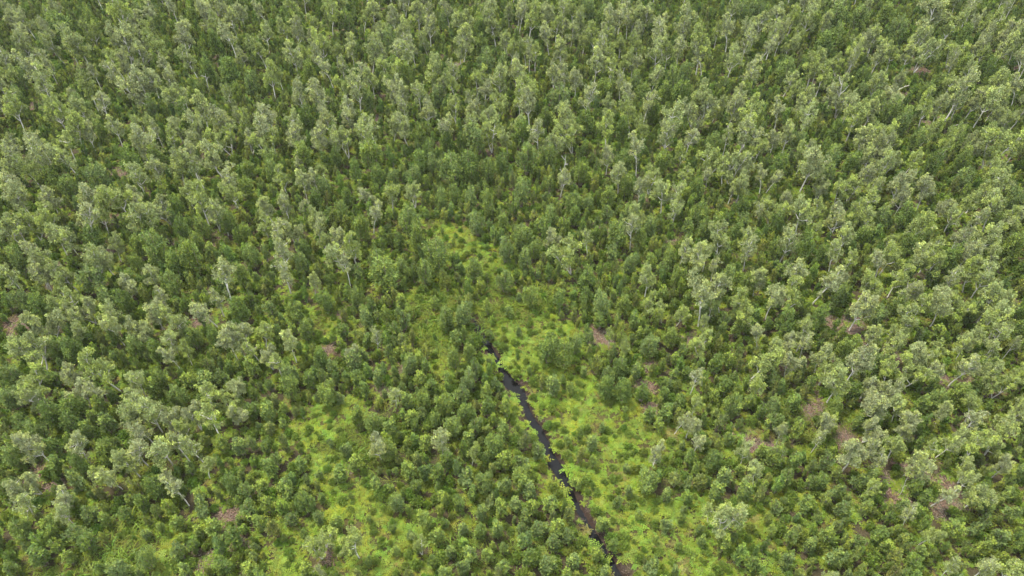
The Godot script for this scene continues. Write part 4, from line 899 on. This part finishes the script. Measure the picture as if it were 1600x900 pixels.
		if not free_at(x, z, r2, 0.78): continue
		stand(x, z, r2)
		var q := rng.randi_range(0, saps.size() - 1)
		var hh := r2 * rf(1.05, 1.7)
		sap_lots[q].append([Transform3D(Basis(Vector3(rf(-1, 1), 0, rf(-1, 1)).normalized(), rf(-0.16, 0.16)) * Basis(Vector3.UP, rf(0, TAU)) * Basis.from_scale(Vector3(r2 / 0.85 * rf(0.78, 1.25), hh, r2 / 0.85 * rf(0.78, 1.25))), Vector3(x, land(x, z), z)), Color(rf(0.9, 1.15), rf(0.92, 1.08), rf(0.85, 1.1))])
	var np := 0
	for l in pale_lots: np += l.size()
	var ns := 0
	for l in sap_lots: ns += l.size()
	print("thicket: pale ", np, " young ", ns, " ", Time.get_ticks_msec())
	mass("distant_pale_trees", "crowd of pale trees filling the rest of the far forest", "trees", pale_m, pale_lots, "trees")
	mass("sapling_thicket", "thicket of small green saplings filling gaps between the trees", "thicket", sap_m, sap_lots, "saplings")

	# ---- low shrubs: the ones that show largest are things, the rest one mass
	var shrub_m: Array = []
	var shrub_lots: Array = []
	for p in shrubs:
		shrub_m.append(both(p, twig, green))
		shrub_lots.append([])
	var spots: Array = []
	tries = 0
	while tries < 42000:
		tries += 1
		var z := -10.0 - 160.0 * rng.randf()
		var x := rf(-130, 130)
		if not in_field(x, z, 6.0) or bare(x, z) > -0.2: continue
		if canal_box(x, z) and near_canal(x, z) < 0.35: continue
		var r := rf(0.32, 0.66)
		if not free_at(x, z, r, 0.55): continue
		if meadow(x, z):
			if rng.randf() > 0.85: continue
			r *= 0.75
		stand(x, z, r)
		spots.append([x, z, r])
	var seen := 0
	for s in spots:
		var k := rng.randi_range(0, shrubs.size() - 1)
		var sx: float = s[2] / 0.72
		var sc := Vector3(sx, sx * rf(0.8, 1.3), sx)
		var at := Vector3(s[0], land(s[0], s[1]), s[1])
		var turn := rf(0, TAU)
		if seen < 290 and s[2] > 0.3 and in_field(s[0], s[1], -3.0) and s[1] > -62.0 and (meadow(s[0], s[1]) or s[2] > 0.6):
			seen += 1
			thing("shrub", shrubs[k], twig, green, at, turn, sc, "%s %s yellow-green shrub %s%s" % ["tiny" if s[2] < 0.36 else ("small" if s[2] < 0.42 else "bigger"), "squat" if sc.y < sx * 0.98 else ("upright" if sc.y > sx * 1.14 else "rounded"), where(s[0], s[1], s[2] * 2.0), beside(s[0], s[1])], "shrub", "low green shrubs", "foliage", "stems")
		else:
			shrub_lots[k].append([Transform3D(Basis(Vector3.UP, turn) * Basis.from_scale(sc), at), Color(rf(0.85, 1.1), rf(0.88, 1.06), rf(0.85, 1.1))])
	print("shrubs ", spots.size(), " things ", seen, " ", Time.get_ticks_msec())
	mass("shrub_undergrowth", "low leafy undergrowth covering the forest floor between the trees", "undergrowth", shrub_m, shrub_lots, "undergrowth")

	# ---- ferns
	var fern_m: Array = []
	var fern_lots: Array = []
	for k in 8:
		var m := grow_fern(Color(0.093, 0.125, 0.018) * rf(0.88, 1.12), k == 7)
		m.surface_set_material(0, ferny)
		fern_m.append(m)
		fern_lots.append([])
	var z := -8.0
	while z > -172.0:
		var hw := 44.2 + (-24.85 - z) * 0.521 + 14.0
		var x := -hw
		while x < hw:
			x += rf(0.35, 0.7)
			var px := x + rf(-0.2, 0.2)
			var pz := z + rf(-0.3, 0.3)
			var b := bare(px, pz)
			if b > 0.0 and rng.randf() > 0.25: continue
			var open := meadow(px, pz)
			if rng.randf() > (0.95 if open else 0.6): continue
			if canal_box(px, pz) and near_canal(px, pz) < 0.2: continue
			var k := rng.randi_range(0, 6)
			if noise.get_noise_2d(px * 3.0 + 300.0, pz * 3.0) > 0.28: k = 7
			var sc := rf(0.6, 1.2) * (1.0 if open else 0.9) * (1.0 + noise.get_noise_2d(px * 14.0, pz * 14.0) * 0.8)
			var tint := Color(rf(0.85, 1.15), rf(0.9, 1.1), rf(0.7, 1.3))
			if rng.randf() < 0.05: tint = Color(1.05, 0.72, 1.6)
			fern_lots[k].append([Transform3D(Basis(Vector3.UP, rf(0, TAU)) * Basis.from_scale(Vector3.ONE * sc), Vector3(px, land(px, pz), pz)), tint])
		z -= 0.5
	var nf := 0
	for l in fern_lots: nf += l.size()
	print("ferns ", nf, " ", Time.get_ticks_msec())
	mass("fern_cover", "bright yellow-green ferns carpeting the meadows and forest floor", "ferns", fern_m, fern_lots, "ferns")

	# ---- dead fronds and twigs on the bare ground
	var lit_m: Array = []
	var lit_lots: Array = []
	for k in 4:
		var m := grow_litter()
		m.surface_set_material(0, dry)
		lit_m.append(m)
		lit_lots.append([])
	for s in BARE_SPOTS:
		var n := int(3.14 * s[2] * s[2] * 5.0) + 8
		for q in n:
			var a := rf(0, TAU)
			var d: float = s[2] * 1.15 * sqrt(rng.randf())
			var px: float = s[0] + cos(a) * d
			var pz: float = s[1] + sin(a) * d
			if canal_box(px, pz) and near_canal(px, pz) < 0.5: continue
			lit_lots[rng.randi_range(0, 3)].append([Transform3D(Basis(Vector3.UP, rf(0, TAU)) * Basis.from_scale(Vector3.ONE * rf(0.8, 1.3)), Vector3(px, land(px, pz), pz)), Color(rf(0.8, 1.2), rf(0.8, 1.15), rf(0.8, 1.2))])
	# and along the canal's cut edges
	for j in CANAL_LINE.size() - 1:
		var a: Array = CANAL_LINE[j]
		var c: Array = CANAL_LINE[j + 1]
		for q in 3:
			var t := rng.randf()
			var px: float = lerpf(a[0], c[0], t) + (a[2] * 0.5 + rf(0.05, 0.7)) * (1.0 if rng.randf() < 0.65 else -1.0)
			var pz: float = lerpf(a[1], c[1], t)
			if near_canal(px, pz) < 0.1: continue
			lit_lots[rng.randi_range(0, 3)].append([Transform3D(Basis(Vector3.UP, rf(0, TAU)) * Basis.from_scale(Vector3.ONE * rf(0.4, 0.7)), Vector3(px, land(px, pz), pz)), Color(0.75, 0.75, 0.8) * rf(0.6, 1.1)])
	mass("dry_litter", "reddish-brown dead fronds and twigs strewn on bare ground patches", "litter", lit_m, lit_lots, "litter")

	# ---- dead wood: bleached snags still standing, and limbs that have come down
	var dead_where := ["between green crowns", "near two pale slim trees", "above the shrubs", "over bare brown litter", "half hidden in saplings", "with an arched trunk", "in a gap among pale trees", "beside dry thatch"]
	for j in DEAD_SPOTS.size():
		var s: Array = DEAD_SPOTS[j]
		var k: float = s[2] / 5.0
		thing("dead_tree", grow_dead(), bark, bark, Vector3(s[0], land(s[0], s[1]), s[1]), rf(0, TAU), Vector3(k, k, k) * Vector3(0.6, 1.0, 0.6), "bleached leafless dead tree %s" % dead_where[j], "dead tree", "dead trees", "branches")
	var log_where := ["lying beside a bare patch", "lying on brown litter under pale trees", "fallen across the canal corner", "lying among low shrubs", "lying in a grassy clearing"]
	for j in LOG_SPOTS.size():
		var s: Array = LOG_SPOTS[j]
		var o := Node3D.new()
		o.name = unique("fallen_branch")
		add_child(o)
		o.position = Vector3(s[0], land(s[0], s[1]) + 0.3, s[1])
		o.rotation.y = s[3]
		var stem := Bag.new()
		var pts := bent(Vector3(-s[2] * 0.5, 0, 0), Vector3(1, 0.18, 0), s[2], 0.12, 0.0, 7)
		var tone := Color(0.45, 0.42, 0.37) if j != 2 else Color(0.09, 0.075, 0.06)
		tube(stem, pts, 0.07, 0.025, tone, 6)
		var tw := Bag.new()
		for q in 3: tube(tw, bent(pts[3 + q], Vector3(0.6, rf(0.2, 0.7), rf(-1, 1)), rf(0.5, 0.9), 0.25, 0.05, 3), 0.03, 0.012, tone, 4)
		for pair in [["limb", stem], ["twigs", tw]]:
			var mi := MeshInstance3D.new()
			mi.name = pair[0]
			mi.mesh = put(pair[1], ArrayMesh.new())
			mi.material_override = bark
			o.add_child(mi, true)
		o.set_meta("label", "bare fallen branch %s" % log_where[j])
		o.set_meta("category", "branch")
		o.set_meta("group", "fallen branches")
